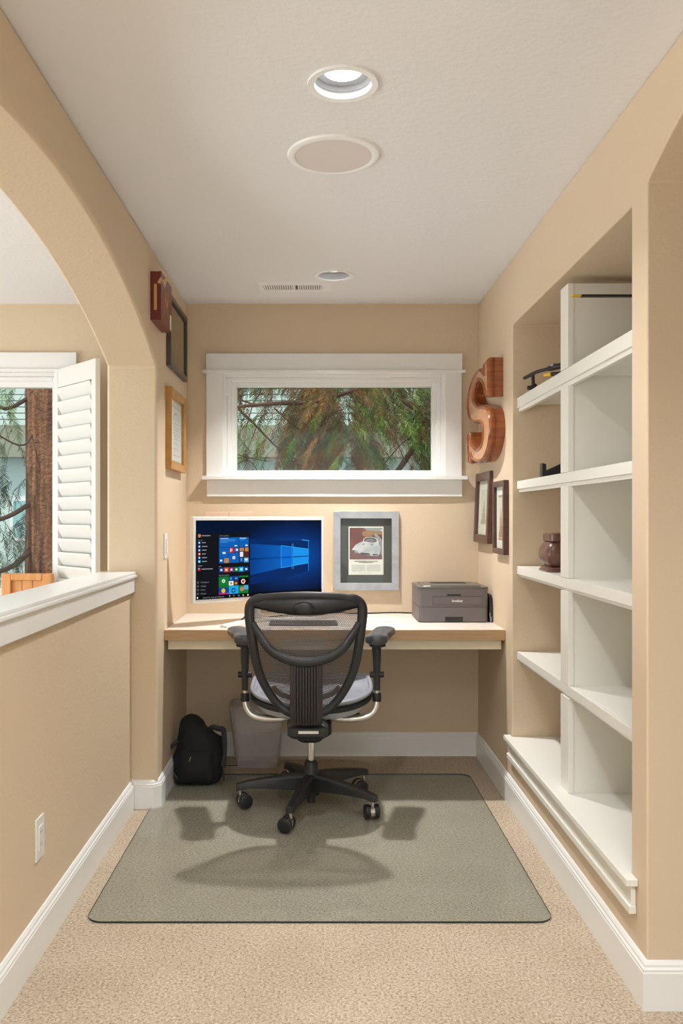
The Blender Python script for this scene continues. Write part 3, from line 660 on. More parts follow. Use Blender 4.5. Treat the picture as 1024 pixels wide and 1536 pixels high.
tile(0, 2, 2, 1.75, NV, 6, x0, .288, uy3); tile(0, 2, 2, .35, GN, 7, x0, .288, uy3); tile(0, 3.45, 2, .3, MG, 7, x0, .288, uy3); disc(.162, .357, .011, YE, 8)
tile(2, 2, 2, 1.75, CY, 6, x0, .288, uy3); disc(.218, .358, .012, NV, 7); disc(.218, .358, .006, SKY, 8)
tile(4, 2, 2, 1.75, GN, 6, x0, .288, uy3); disc(.265, .353, .011, SK, 7); tile(5, 2, 1, 1, SKY, 8, x0, .288, uy3)
for x, c in ((.197, GT), (.22, GT), (.2475, CY), (.272, YE), (.299, WH)): disc(x, .384, .0042, c, 8)
disc(.22, .384, .003, TB, 9)
g.build('screen', smats, mo)
# stand: slanted neck and angled metal foot
g = G(); g.tube(crom([(0.0, .045, Z1-MH+.1), (-.005, .05, Z1-MH), (-.012, .03, .07), (-.02, .0, .014)], 5), [.03]*16, 10, flat=.4); g.build('neck', SHUT, mo, smooth=True)
g = G()
for sx in (-1, 1): g.add([(0, -.02, .0), (0, .05, .0), (sx*.27, -.10+.03, 0), (sx*.27, -.13, 0), (0, -.02, .018), (0, .05, .018), (sx*.27, -.07, .012), (sx*.27, -.13, .012)], [(0, 1, 2, 3), (4, 7, 6, 5), (0, 4, 5, 1), (1, 5, 6, 2), (2, 6, 7, 3), (3, 7, 4, 0)])
g.build('foot', SHUT, mo, bevel=.002)
g = G(); g.tube(crom([(-.055, .015, Z1-MH+.01), (-.058, .02, Z1-MH-.04), (-.075, .02, Z1-MH-.075)], 5), [.003]*6+[.007]*5, 8); g.tube(crom([(-.075, .02, Z1-MH-.075), (-.085, .03, .02), (-.05, .08, .004), (.2, .12, .004)], 6), .003, 8)
o = g.build('power_cable', BLACKM, mo, smooth=True); o['label'] = 'black power plug and cable'

# ------------------------------------------------------------------ things on the desk
DZ = .7675
kb = thing('computer_keyboard', 'flat dark keyboard on the desk seen through the mesh chair back', 'keyboard', (-.075, 4.135, DZ), (0, 0, math.radians(2)))
G().box(-.165, .165, -.055, .055, 0, .012).build('body', mat('keyboard_grey', srgb(72, 72, 78), .45), kb, bevel=.003)
g = G()
for j in range(5):
    for i in range(15):
        g.box(-.158+i*.0212, -.158+i*.0212+.018, -.048+j*.0195, -.048+j*.0195+.0165, .0115, .0155)
g.build('keys', mat('key_black', srgb(44, 44, 50), .5), kb)
tag(G().box(-.07, .07, -.045, .045, DZ, DZ+.008).build('white_notepad', paper, bevel=.001), 'small white pad lying on the desk right of the chair back', 'notepad').location = (.285, 4.27, 0)
# printer
pr = thing('laser_printer', 'dark grey desktop laser printer on the right end of the desk', 'printer', (.665, 4.375, DZ))
PG = mat('printer_grey', srgb(104, 98, 98), .42); PD_ = mat('printer_dark', srgb(56, 53, 54), .4); PT = mat('printer_top', srgb(86, 82, 80), .3)
def rr(x0, x1, y0, y1, r, n=5):
    out = []
    for cx, cy, a in ((x1-r, y1-r, 0), (x0+r, y1-r, PI/2), (x0+r, y0+r, PI), (x1-r, y0+r, 1.5*PI)):
        for k in range(n+1): out.append((cx+r*math.cos(a+PI/2*k/n), cy+r*math.sin(a+PI/2*k/n)))
    return out
x0, x1, y0, y1 = -.172, .172, -.165, .165
g = G(); g.prism(rr(x0, x1, y0, y1, .022), .004, .076, 'z'); g.build('paper_tray', PG, pr, smooth=True)
g = G(); g.prism(rr(x0, x1, y0, y1, .022), .078, .168, 'z'); g.prism(rr(x0+.003, x1-.003, y0+.003, y1-.003, .02), .07, .08, 'z', 1); g.build('body', [PG, PD_], pr, smooth=True)
g = G(); g.prism(rr(x0-.001, x1+.001, y0-.001, y1+.001, .022), .168, .174, 'z'); g.box(x0+.03, x1-.03, y0+.05, y1-.02, .174, .178); g.build('top_cover', PT, pr, smooth=True)
g = G(); g.box(-.085, .095, .03, .11, .178, .1795); g.build('output_slot', BLACKM, pr)
g = G(); ring(g, -.104, .14, .087, .129, .0012, y0-.0012, y0+.001); g.box(-.1025, .1385, y0-.0008, y0+.001, .0885, .1275, 1); g.build('front_flap', [PD_, PG], pr)
g = G(); g.box(-.032, .035, y0-.0018, y0+.001, .132, .140); g.build('flap_latch', BLACKM, pr)
g = G(); g.box(-.042, .046, y0-.0015, y0+.001, .004, .028); g.build('tray_handle', BLACKM, pr, bevel=.002)
g = G(); g.lathe([(0, .1785), (.018, .178), (.02, .174)], c=(x0+.045, y0+.04, 0), n=20); g.box(x0+.03, x0+.038, y0+.02, y0+.026, .174, .1765); g.build('control_pad', GREYP, pr, smooth=True)
textpart('brother', .017, name='logo_lettering', parent=pr, mats=mat('logo_white', srgb(225, 225, 225), .5), loc=(.018, y0-.0014, .1015), align='CENTER', ex=.0003, bold=.0004)
ad = G(); ad.prism([(4.215, DZ), (4.38, DZ), (4.38, DZ+.125), (4.36, DZ+.135), (4.25, DZ+.135), (4.225, DZ+.12), (4.213, DZ+.08)], .8425, .8595, 'x')
rt = thing('network_router', 'slim black upright router squeezed between printer and right wall', 'router', (.852, 4.3, DZ)); M = inv(rt)
ad.v = [M @ v for v in ad.v]; ad.build('case', BLACKM, rt, bevel=.003)
g = G(M); g.tube(crom([(.8425, 4.206, DZ+.05), (.8445, 4.20, DZ+.02), (.848, 4.202, DZ+.006), (.852, 4.206, DZ+.03)], 5), .0017, 6); g.build('cable', GREYP, rt)
g = G(); g.tube(crom([(-.10, 4.585, DZ+.004), (.1, 4.59, DZ+.006), (.19, 4.575, DZ+.004), (.30, 4.59, DZ+.004), (.40, 4.58, DZ+.008), (.52, 4.59, DZ+.004)], 8), .0035, 8)
tag(g.build('printer_cable', BLACKM, smooth=True), 'thin black cable running along the back of the desk to the printer', 'cable')

# ------------------------------------------------------------------ things in the bookcase
DKM = mat('dark_metal', srgb(52, 50, 54), .4, .4); YEL = mat('yellow_paint', srgb(226, 184, 60), .5)
ap = thing('model_airplane', 'dark model aircraft standing on the top shelf left of the divider', 'model aircraft', (.97, 3.44, 1.8182))
M = inv(ap)
g = G(M); g.tube(crom([(.862, 3.60, 1.872), (.875, 3.58, 1.877), (.90, 3.53, 1.888), (.94, 3.46, 1.892), (1.0, 3.36, 1.895), (1.08, 3.22, 1.895)], 5), [.003, .005, .006]+[.0075]*12+[.012]*12, 10); g.build('fuselage', DKM, ap, smooth=True)
g = G(M); g.tube([(.890, 3.55, 1.879), (.893, 3.555, 1.835)], .007, 8); g.build('strut', BLACKM, ap)
g = G(M); g.tube(crom([(.868, 3.56, 1.8275), (.885, 3.556, 1.828), (.905, 3.548, 1.840)], 5), [.005, .008, .0095, .0095, .009, .009, .009, .008, .007, .006, .005], 8); g.build('front_wheel', BLACKM, ap, smooth=True)
g = G(M); g.tube([(.925, 3.50, 1.871), (.935, 3.48, 1.869), (.945, 3.46, 1.868)], [.006, .009, .009], 8); g.tube([(.945, 3.46, 1.868), (.985, 3.38, 1.858)], .009, 8, mi=1); g.build('engine_pod', [YEL, DKM], ap, smooth=True)
g = G(M); g.tube([(.945, 3.455, 1.898), (.952, 3.44, 1.90)], .0118, 10); g.build('nose_band', GREYP, ap)
g = G(M); g.box(.93, 1.20, 3.20, 3.27, 1.893, 1.897, M=Matrix.Rotation(0, 4, 'Z')); g.build('wing', DKM, ap, bevel=.002)
g = G(M); g.tube([(.975, 3.40, 1.90), (.975, 3.40, 1.925)], .004, 6); g.tube([(.97, 3.40, 1.925), (.985, 3.37, 1.93)], .006, 6); g.build('top_mast', BLACKM, ap); g = G(M); g.tube([(1.05, 3.28, 1.8185), (1.05, 3.28, 1.89)], .006, 8); g.lathe([(.022, 0), (.022, .004)], c=(1.05, 3.28, 1.8184), n=16); g.build('stand', BLACKM, ap)
hp = thing('model_helicopter', 'model helicopter on the top shelf with a long black yellow-tipped rotor blade', 'model helicopter', (1.15, 2.93, 1.8182)); M = inv(hp)
g = G(M); g.tube(crom([(1.15, 2.46, 1.94), (1.15, 2.60, 1.93), (1.15, 2.78, 1.91), (1.15, 2.88, 1.90), (1.15, 2.93, 1.90)], 5), [.006]*8+[.012, .02, .03, .038, .042, .045, .045, .044, .042, .038, .032, .022, .008], 12); g.build('body', DKM, hp, smooth=True)
g = G(M); g.tube([(1.15, 2.86, 1.93), (1.15, 2.95, 2.045)], .006, 8); g.lathe([(.014, 0), (.014, .014)], c=(1.15, 2.95, 2.04), n=14); g.build('rotor_mast', BLACKM, hp)
for s in (1, -1):
    g = G(M)
    if s == 1: g.box(.905, 1.15, 2.94, 2.962, 2.050, 2.0565); g.box(.874, .9051, 2.9405, 2.9615, 2.0502, 2.0563, 1)
    else: g.box(1.15, 1.248, 2.94, 2.962, 2.050, 2.0565)
    g.build('rotor_blade', [BLACKM, YEL], hp, bevel=.001)
g = G(M)
for s in (-1, 1):
    g.tube([(1.15+s*.045, 2.72, 1.8245), (1.15+s*.045, 2.96, 1.8245)], .005, 8)
    for y in (2.80, 2.90): g.tube([(1.15+s*.045, y, 1.8245), (1.15+s*.02, y, 1.875)], .004, 6)
g.build('landing_skids', BLACKM, hp)
td = thing('tape_dispenser', 'small black tape dispenser on the second shelf from the top', 'tape dispenser', (1.0, 3.48, 1.4482)); M = inv(td)
g = G(M); g.prism([(.905, 1.4485), (1.06, 1.4485), (1.06, 1.500), (1.02, 1.512), (.99, 1.508), (.93, 1.480), (.923, 1.476), (.922, 1.504), (.906, 1.508)], 3.46, 3.50, 'y'); g.build('body', BLACK, td, bevel=.002)
g = G(M); g.lathe([(.018, -.01), (.03, -.01), (.03, .01), (.018, .01)], M=Matrix.Translation((1.03, 3.48, 1.512)) @ Matrix.Rotation(PI/2, 4, 'X'), n=24); g.build('tape_roll', BLACKM, td, smooth=True)
bx = thing('wooden_urn_box', 'rounded brown lidded wooden box on a plinth, on the third shelf', 'box', (1.010, 3.42, 1.0718)); M = None
BW = mat('brown_glossy_wood', srgb(112, 74, 62), .3, coat=.2, var=(6, srgb(92, 58, 48), .3, .7, (1, 1, 5)))
def rrow(a, b, z, r): return [(x, y, z) for x, y in rr(-a, a, -b, b, r, 5)]
def loft(g, rows):
    n = len(rows[0]); g.add([p for r in rows for p in r], [(i*n+k, i*n+(k+1) % n, (i+1)*n+(k+1) % n, (i+1)*n+k) for i in range(len(rows)-1) for k in range(n)]+[tuple(range(n))[::-1], tuple((len(rows)-1)*n+k for k in range(n))])
g = G(); loft(g, [rrow(*t) for t in ((.112, .080, 0, .02), (.112, .080, .008, .02), (.106, .075, .011, .02), (.106, .075, .017, .02), (.097, .068, .021, .02))]); g.build('plinth', BW, bx, smooth=True)
g = G(); loft(g, [rrow(*t) for t in [(.094+.021*math.sin(PI*k/10)**.7, .066+.018*math.sin(PI*k/10)**.7, .020+.098*k/10, .03) for k in range(11)]]); g.build('body', BW, bx, smooth=True)
g = G(); loft(g, [rrow(*t) for t in ((.094, .066, .119, .02), (.098, .070, .122, .02), (.098, .070, .148, .02), (.093, .065, .153, .02))]); g.build('lid', BW, bx, smooth=True)

# ------------------------------------------------------------------ floor mat
pts = [(p[0], p[1]) for p in rr(-.744, .749, 2.706, 4.262, .055, 8)]
g = G(); n = len(pts)
g.add([(x, y, .0005) for x, y in pts]+[(x, y, .007) for x, y in pts], [tuple(range(n))[::-1], tuple(range(n, 2*n))]); g.add([(x, y, z) for z in (.0005, .007) for x, y in pts], [(k, (k+1) % n, (k+1) % n+n, k+n) for k in range(n)], 1)
tag(g.build('chair_mat', [MATGLASS, MATEDGE]), 'clear glass floor mat with rounded corners beneath the office chair', 'chair mat')
MZ = .0072
# ------------------------------------------------------------------ waste bin
wb = thing('waste_bin', 'translucent frosted plastic waste bin under the desk', 'waste bin', (-.318, 4.44, .0005))
g = G(); rows = [rrow(.108+.036*t, .078+.03*t, .003+.317*t, .05) for t in [k/8 for k in range(9)]]
rows = [[(0.0001*p[0], .0001*p[1], .003) for p in rows[0]]]+rows
n = len(rows[0]); g.add([p for r in rows for p in r], [(i*n+k, i*n+(k+1) % n, (i+1)*n+(k+1) % n, (i+1)*n+k) for i in range(len(rows)-1) for k in range(n)])
g.build('bin_body', FROST, wb, smooth=True, solid=.002)
g = G(); g.tube([(p[0]*1.0, p[1]*1.0, .320) for p in rrow(.144, .108, .32, .05)], .003, 6, closed=True); g.build('rim', FROST, wb, smooth=True)

# ------------------------------------------------------------------ backpack
bk = thing('backpack', 'black backpack slumped against the left alcove wall', 'backpack', (-.585, 4.15, .007))
FAB = mat('black_fabric', srgb(20, 20, 22), .85, bump=(220, .5, .002)); FAB2 = mat('black_webbing', srgb(28, 28, 31), .6)
prof = [(-.005, -.08, .085, .07), (.0, -.10, .10, .085), (.03, -.115, .118, .098), (.08, -.122, .130, .104), (.13, -.120, .128, .10), (.18, -.112, .112, .092), (.22, -.100, .075, .08), (.26, -.088, .030, .064), (.295, -.075, -.008, .045), (.312, -.062, -.028, .025), (.318, -.048, -.042, .006)]
P4 = crom([(a, b, c) for a, b, c, d in prof], 4); D4 = crom([(a, d, 0) for a, b, c, d in prof], 4)
g = G(); rows = []; n = 40
for p, d in zip(P4, D4):
    z, a, b = p; dd = d[1]; row = []
    for k in range(n):
        t = 2*PI*k/n; c, s = math.cos(t), math.sin(t); ex = .75
        x = (a+b)/2+(b-a)/2*math.copysign(abs(c)**ex, c); y = .02+dd*math.copysign(abs(s)**ex, s)+.12*(z-.1)*.5
        q_ = Vector((x*9, y*9, z*9)); nz = noise.noise(q_)*.016+noise.noise(q_*2.3)*.010
        row.append((x+c*nz, y+s*nz, max(.001, z+nz*.4)))
    rows.append(row)
g.add([p for r in rows for p in r], [(i*n+k, i*n+(k+1) % n, (i+1)*n+(k+1) % n, (i+1)*n+k) for i in range(len(rows)-1) for k in range(n)]+[tuple(range(n))[::-1], tuple((len(rows)-1)*n+k for k in range(n))])
g.build('bag_body', FAB, bk, smooth=True)
g = G()
for i in range(9):
    for j in range(13): pass
rows = []
for i in range(11):
    v = i/10; z = .02+.15*v; row = []
    for j in range(17):
        u = j/16*2-1; x = .0+.085*u*(1-.15*v); y = -.088-.028*(1-u**4)*(math.sin(PI*min(1, v*1.05))**.5)+.02*v
        nz = noise.noise(Vector((x*14, z*14, 3)))*.008; row.append((x, y+nz, z+nz))
    rows.append(row)
n = 17; g.add([p for r in rows for p in r], [(i*n+k, i*n+k+1, (i+1)*n+k+1, (i+1)*n+k) for i in range(10) for k in range(n-1)]); g.build('front_pocket', FAB, bk, smooth=True, solid=.006)
g = G(); g.tube(crom([(.045, .0, .235), (.07, -.01, .262), (.10, -.01, .255), (.122, -.01, .248), (.128, -.02, .20), (.128, -.03, .14), (.124, -.05, .08)], 6), .013, 8, flat=.35, up=(0, 1, 0)); g.build('shoulder_strap', FAB2, bk, smooth=True)
g = G(); g.tube(crom([(-.095, -.03, .20), (-.135, -.04, .165), (-.136, -.05, .11), (-.112, -.06, .05), (-.085, -.07, .02)], 6), .009, 8, flat=.35, up=(0, 1, 0)); g.build('shoulder_strap', FAB2, bk, smooth=True)
g = G(); g.tube(crom([(.124, -.04, .10), (.128, -.03, .085), (.15, .0, .072), (.19, .01, .070)], 5), .004, 6, flat=.5); g.tube(crom([(.12, -.05, .10), (.128, -.06, .06), (.131, -.07, .018)], 5), .003, 6); g.build('loose_webbing', FAB2, bk, smooth=True)
g = G(); g.tube([(-.028, -.116, .125), (-.019, -.117, .148)], .0017, 6); o = g.build('zipper_pull', CHROME, bk); o['label'] = 'bright zipper pull'

# ------------------------------------------------------------------ office chair
ch = thing('office_chair', 'black mesh office chair seen from behind on the glass floor mat', 'office chair', (-.034, 3.78, MZ))
UZ = -MZ   # floor reference correction inside the chair
def bpt(cx, cy, dy=0):   # backrest outline sample -> chair local (x, z) with a wrapped, reclined surface
    x = (cx-487.5)*.000717; z = 1.29-((870+cy/3.793)-775)*3.48/1280+UZ
    y = -.315-.055*(z-.55)/.44+.75*x*x+dy - .03*math.sin(PI*min(1, max(0, (z-.55)/.44)))
    return Vector((x-.018, y, z))
half = [(0, 80), (80, 82), (160, 87), (235, 96), (286, 110), (313, 140), (318, 185), (312, 250), (302, 330), (292, 400), (279, 470), (255, 550), (215, 630), (165, 700), (108, 748), (50, 765), (0, 768)]
rt_ = [bpt(487.5+a, b) for a, b in half]; lf = [bpt(487.5-a, b) for a, b in half[1:-1]][::-1]
loop = crom(rt_+lf, 4, closed=True)
rad = []
for p in loop:
    t = (p.z-.52)/.46; rad.append(.0165 if p.z > .955 else .0205-.004*max(0, .85-t))
g = G(); g.tube(loop, rad, 12, closed=True, flat=.75, up=(0, 1, 0)); g.build('backrest_frame', BLACK, ch, smooth=True)
# woven mesh
def halfw(cy):
    pts_ = [(a, b) for a, b in half]
    for (a0, b0), (a1, b1) in zip(pts_[5:], pts_[6:]):
        if b0 <= cy <= b1: return a0+(a1-a0)*(cy-b0)/(b1-b0)
    return 300
g = G(); rows = []
for i in range(25):
    cy = 140+(745-140)*i/24; hw = halfw(cy)-6
    rows.append([bpt(487.5+hw*(j/12-1), cy, .004) for j in range(25)])
n = 25; g.add([p for r in rows for p in r], [(i*n+k, i*n+k+1, (i+1)*n+k+1, (i+1)*n+k) for i in range(24) for k in range(24)]); o = g.build('backrest_mesh', MESHB, ch, smooth=True); o['label'] = 'see-through dark woven mesh'
# solid crescent panel at the top and the round cap on it
g = G(); top = [(-1, 140), (-.96, 115), (-.8, 100), (-.5, 90), (0, 84), (.5, 90), (.8, 100), (.96, 115), (1, 140)]
vs = []; m = 24
for j in range(m+1):
    u = j/m*2-1; c = 487.5+u*318; zt = 84+22*abs(u)**2.5; zb = 188-46*abs(u)**1.8; vs += [bpt(c, zt, -.004), bpt(c, (zt+zb)/2, -.010), bpt(c, zb, -.002)]
g.add(vs, [(3*j+r, 3*j+r+1, 3*j+r+4, 3*j+r+3) for j in range(m) for r in (0, 1)]); g.build('top_panel', BLACK, ch, smooth=True, solid=.006)
cpt = bpt(478, 148, -.014)
g = G(); g.lathe([(.041, -.004), (.041, .002), (.036, .009), (.024, .013), (0, .015)], n=28, M=Matrix.Translation(cpt) @ Matrix.Rotation(PI/2, 4, 'X') @ Matrix.Diagonal((1, .62, 1, 1))); g.build('headrest_cap', BLACK, ch, smooth=True)
# U-shaped yoke behind the mesh, then the ribbed spine
hy = [(-300, 235), (-262, 300), (-222, 355), (-175, 398), (-110, 430), (-45, 446), (0, 449), (45, 446), (110, 430), (175, 398), (222, 355), (262, 300), (300, 235)]
yk = crom([bpt(487.5+a, b, -.026 if abs(a) < 240 else -.006) for a, b in hy], 4)
g = G(); g.tube(yk, [.013+.007*math.sin(PI*i/(len(yk)-1))**.7 for i in range(len(yk))], 12, flat=.55, up=(0, 1, 0)); g.build('backrest_yoke', BLACK, ch, smooth=True)
SPM = mat('ribbed_spine', srgb(48, 44, 43), .5)
zt = bpt(487, 448).z; zb = 1.29-(1086-775)*3.47/1280
g = G(); prof = []; nr = 9; hwid = .0655
prof = [(-hwid, .010), (-hwid, -.006), (-hwid+.010, -.012)]
for k in range(nr):
    xa = -hwid+.014+k*(2*hwid-.028)/nr; wd = (2*hwid-.028)/nr; prof += [(xa, -.012), (xa+.25*wd, -.016), (xa+.75*wd, -.016), (xa+wd, -.012)]
prof += [(hwid-.010, -.012), (hwid, -.006), (hwid, .010)]
rows = []
for i, t in enumerate([0, .02, .06, .3, .6, .85, .96, 1.0]):
    z = zt+.010+(zb-zt-.010)*t; sc = .93 if i in (0, 7) else (1 if i > 1 else .98); sc *= 1-.03*abs(t-.5); yy = -.372+.02*t-.012*math.sin(PI*t)
    rows.append([(-.016+x*sc, yy+y*(.5 if i in (0, 7) else 1), z) for x, y in prof])
n = len(prof); g.add([p for r in rows for p in r], [(i*n+k, i*n+(k+1) % n, (i+1)*n+(k+1) % n, (i+1)*n+k) for i in range(len(rows)-1) for k in range(n)]+[tuple(range(n))[::-1], tuple((len(rows)-1)*n+k for k in range(n))])
g.build('spine', SPM, ch, smooth=True)
# seat
def seatpt(u, v, dz=0, k=1.0):  # superellipse plan
    c, s = math.cos(u), math.sin(u); e = .62 if s < 0 else .42
    x = .262*v*k*math.copysign(abs(c)**e, c); y = .01+.235*v*k*math.copysign(abs(s)**(e if s > 0 else .85), s)
    z = .492+.045*((y+.22)/.46)+.024*(x/.26)**2*1.0 + .012*(-s if s < 0 else 0)*v - .02*(1-v*v) + dz+UZ
    return Vector((x+.002, y, z))
N = 56
g = G(); g.tube([seatpt(2*PI*k/N, 1) for k in range(N)], .0095, 10, closed=True, flat=1.0); g.build('seat_rim', RIMM, ch, smooth=True)
g = G(); g.tube([seatpt(2*PI*k/N, .985, -.026) for k in range(N)], .013, 10, closed=True); g.build('seat_underframe', BLACKM, ch, smooth=True)
g = G(); R = 10; g.add([seatpt(2*PI*k/N, (r+.001)/R*.985, .003) for r in range(R+1) for k in range(N)], [(r*N+k, r*N+(k+1) % N, (r+1)*N+(k+1) % N, (r+1)*N+k) for r in range(R) for k in range(N)])
o = g.build('seat_mesh', MESHS, ch, smooth=True); o['label'] = 'light grey woven seat mesh'
g = G(); g.add([seatpt(2*PI*k/N, .96-.06*(R-r)/R, -.035-.028*((R-r)/R)**.6*1.0, 1) for r in range(R+1) for k in range(N)], [(r*N+k, r*N+(k+1) % N, (r+1)*N+(k+1) % N, (r+1)*N+k) for r in range(R) for k in range(N)]); g.build('seat_side_band', GREYP, ch, smooth=True, solid=.003)
g = G(); g.add([seatpt(2*PI*k/N, (.9)*(r+.001)/5, -.062) for r in range(6) for k in range(N)], [(r*N+k, r*N+(k+1) % N, (r+1)*N+(k+1) % N, (r+1)*N+k) for r in range(5) for k in range(N)]); g.build('seat_pan', BLACKM, ch, smooth=True, solid=.006)
# lower lumbar bow
g = G(); g.tube(crom([bpt(487.5+a, b, .03) for a, b in ((-190, 612), (-150, 652), (-90, 672), (0, 680), (90, 672), (150, 652), (190, 612))], 4), .011, 10, flat=.7, up=(0, 1, 0)); g.build('lumbar_bow', BLACKM, ch, smooth=True)
# tilt mechanism
g = G()
for (a, b, z, y0, y1) in (): pass
def rbox(g, x0, x1, y0, y1, z0, z1, r=.02, t=.012):
    loft(g, [[(x, y, z0) for x, y in rr(x0+t, x1-t, y0+t, y1-t, r)], [(x, y, z0+t) for x, y in rr(x0, x1, y0, y1, r)], [(x, y, z1-t) for x, y in rr(x0, x1, y0, y1, r)], [(x, y, z1) for x, y in rr(x0+t, x1-t, y0+t, y1-t, r)]])
g = G(); rbox(g, -.100, .088, -.20, .12, .350, .428, .03, .016); rbox(g, -.060, .052, -.205, .06, .332, .366, .03, .012); g.build('tilt_mechanism', BLACKM, ch, smooth=True)
g = G(); g.tube([(-.016, -.352, .466), (-.012, -.27, .455), (-.008, -.17, .41)], [.05, .05, .055], 14, flat=.45, up=(0, 0, 1)); rbox(g, -.094, .072, -.318, -.17, .376, .436, .02, .014); g.build('spine_bracket', BLACK, ch, smooth=True)
g = G(); g.box(-.049, .033, -.3205, -.3175, .402, .413, 0); g.build('white_label', paper, ch)
g = G(); g.box(.150, .215, -.05, .0, .395, .415); g.tube([(.09, -.02, .40), (.17, -.02, .402)], .005, 8); g.build('tilt_lever', BLACK, ch, bevel=.004)
g = G(); g.tube([(.22, .02, .47), (.19, .02, .44)], .011, 10); g.box(.16, .20, -.02, .03, .42, .47); g.build('adjustment_bracket', mat('tan_bracket', srgb(176, 156, 130), .5), ch, bevel=.003)
# arms
for s in (-1, 1):
    xb = s*.284
    am = G(); tb = crom([(s*.06, -.12, .432), (s*.13, -.12, .418), (s*.20, -.115, .417), (s*.250, -.11, .430), (s*.276, -.105, .462), (xb, -.10, .505)], 6)
    am.tube(tb, [.021-.005*i/30 for i in range(31)], 12, flat=.85); am.tube([(xb, -.10, .500), (xb, -.10, .56)], .010, 12)
    o = am.build('arm_bracket', ALU, ch, smooth=True); o['label'] = 'polished metal arm bracket'
    g = G(); g.lathe([(.015, -.02), (.019, -.016), (.019, .012), (.016, .018)], c=(xb, -.10, .505), n=20); g.build('arm_collar', BLACKM, ch, smooth=True)
    g = G(); g.tube([(xb, -.10, .535), (xb, -.10, .60), (xb, -.10, .68), (xb-s*.002, -.10, .735)], [.0145, .0150, .0185, .0215], 14, cap=True); g.build('arm_post', BLACK, ch, smooth=True)
    g = G(); g.tube([(xb-.030, -.10, .602), (xb+.030, -.10, .602)], .013, 12); o = g.build('arm_knob', BLACKM, ch, smooth=True, bevel=.002)
    # pad: rounded slab in two lobes, swung outward toward the front
    g = G(); ra = crom([(xb-s*.006, -.175, .757), (xb-s*.004, -.14, .757), (xb+s*.004, -.08, .757), (xb+s*.026, .0, .760), (xb+s*.046, .07, .764), (xb+s*.050, .10, .765)], 5)
    M_ = len(ra)-1; rads = [.012+.036*min(1, (math.sin(PI*min(i, M_-i)/M_)*2.6))**.5-(.004 if 9 < i < 14 else 0) for i in range(M_+1)]
    n = 20; vs = []
    for i, (p, r) in enumerate(zip(ra, rads)):
        d = (ra[min(i+1, M_)]-ra[max(i-1, 0)]).normalized(); sd = Vector((d.y, -d.x, 0))
        for k in range(n):
            t = 2*PI*k/n; c, q_ = math.cos(t), math.sin(t)
            vs.append(p+sd*r*math.copysign(abs(c)**.7, c)+Vector((0, 0, 1))*(.021*math.copysign(abs(q_)**.6, q_)*min(1, r/.03) + .004*(1-abs(i/M_-.25)*1.2)))
    g.add(vs, [(i*n+k, i*n+(k+1) % n, (i+1)*n+(k+1) % n, (i+1)*n+k) for i in range(M_) for k in range(n)]+[tuple(range(n)), tuple(M_*n+k for k in range(n))]); g.build('arm_pad', BLACKP, ch, smooth=True)
    g = G(); rbox(g, xb-.035, xb+.035, -.16, -.03, .728, .742, .02, .004); g.build('arm_pad_base', BLACKM, ch, smooth=True)
# gas lift, hub, five legs, casters
g = G(); g.lathe([(.0145, .19), (.0145, .33)], n=20); o = g.build('gas_lift', CHROME, ch, smooth=True)
g = G(); g.lathe([(.016, .018), (.018, .02), (.018, .05), (.036, .055), (.040, .08), (.038, .135), (.034, .155), (.031, .165), (.030, .195), (.021, .205)], n=28); g.build('hub', BLACK, ch, smooth=True)
for k in range(5):
    a = math.radians(39+72*k); d = Vector((math.cos(a), math.sin(a), 0)); sd = Vector((-d.y, d.x, 0))
    rows = []
    for t, z1, z0, hw in ((.02, .150, .075, .026), (.10, .146, .082, .025), (.20, .132, .088, .022), (.28, .118, .088, .020), (.315, .110, .080, .0195), (.330, .106, .078, .016)):
        c = d*t; rows.append([c+sd*x+Vector((0, 0, z)) for x, z in ((-hw, z0), (hw, z0), (hw*.95, z1-.012), (hw*.6, z1), (-hw*.6, z1), (-hw*.95, z1-.012))])
    g = G(); loft(g, rows); g.build('base_leg', BLACK, ch, smooth=True, bevel=.002)
    cas = thing('caster', '', ''); del cas['label']; del cas['category']; cas.parent = ch
    tp = d*.312; trail = (math.radians([200, 175, 25, 160, 100][k]))
    cas.location = (tp.x, tp.y, 0); cas.rotation_euler = (0, 0, trail)
    for s in (-1, 1):
        g = G(); W = Matrix.Translation((.018, s*.0205, .0305)) @ Matrix.Rotation(PI/2, 4, 'X')
        g.lathe([(.010, -.011), (.026, -.011), (.0300, -.008), (.0305, 0), (.0300, .008), (.026, .011), (.010, .011)], n=28, M=W); g.build('wheel', BLACKM, cas, smooth=True)
    g = G(); pr_ = [(.018+.0275*math.cos(t), .0305+.0275*math.sin(t)) for t in [math.radians(-20+k_*230/14) for k_ in range(15)]]+[(.018-.01, .028), (.018+.01, .028)]
    g.prism(pr_, -.0092, .0092, 'y'); g.tube([(0, 0, .055), (0, 0, .085)], .0075, 12); g.build('chrome_hood', CHROME, cas, smooth=True)
# ------------------------------------------------------------------ pine furniture in the left room
pn = thing('pine_cabinet', 'golden pine wood headboard below the left room window, only its top showing', 'headboard', (-1.53, 4.50, 0))
PINE = mat('pine_wood', srgb(226, 168, 108), .4, var=(4, srgb(206, 140, 80), .3, .7, (8, 8, 1.2)))
g = G(); g.box(-.135, -.085, -.03, .025, 0, .991); g.box(.08, .13, -.03, .025, 0, .991); g.box(-.085, .08, -.03, .025, .955, .991); g.box(-.085, .08, -.02, .02, .30, .36); g.build('frame', PINE, pn, bevel=.006)
g = G()
for k in range(3): g.box(-.0845+k*.055, -.0845+k*.055+.053, -.012, .012, .36, .955)
g.build('panel', PINE, pn, bevel=.002)
pn.name = 'pine_headboard'

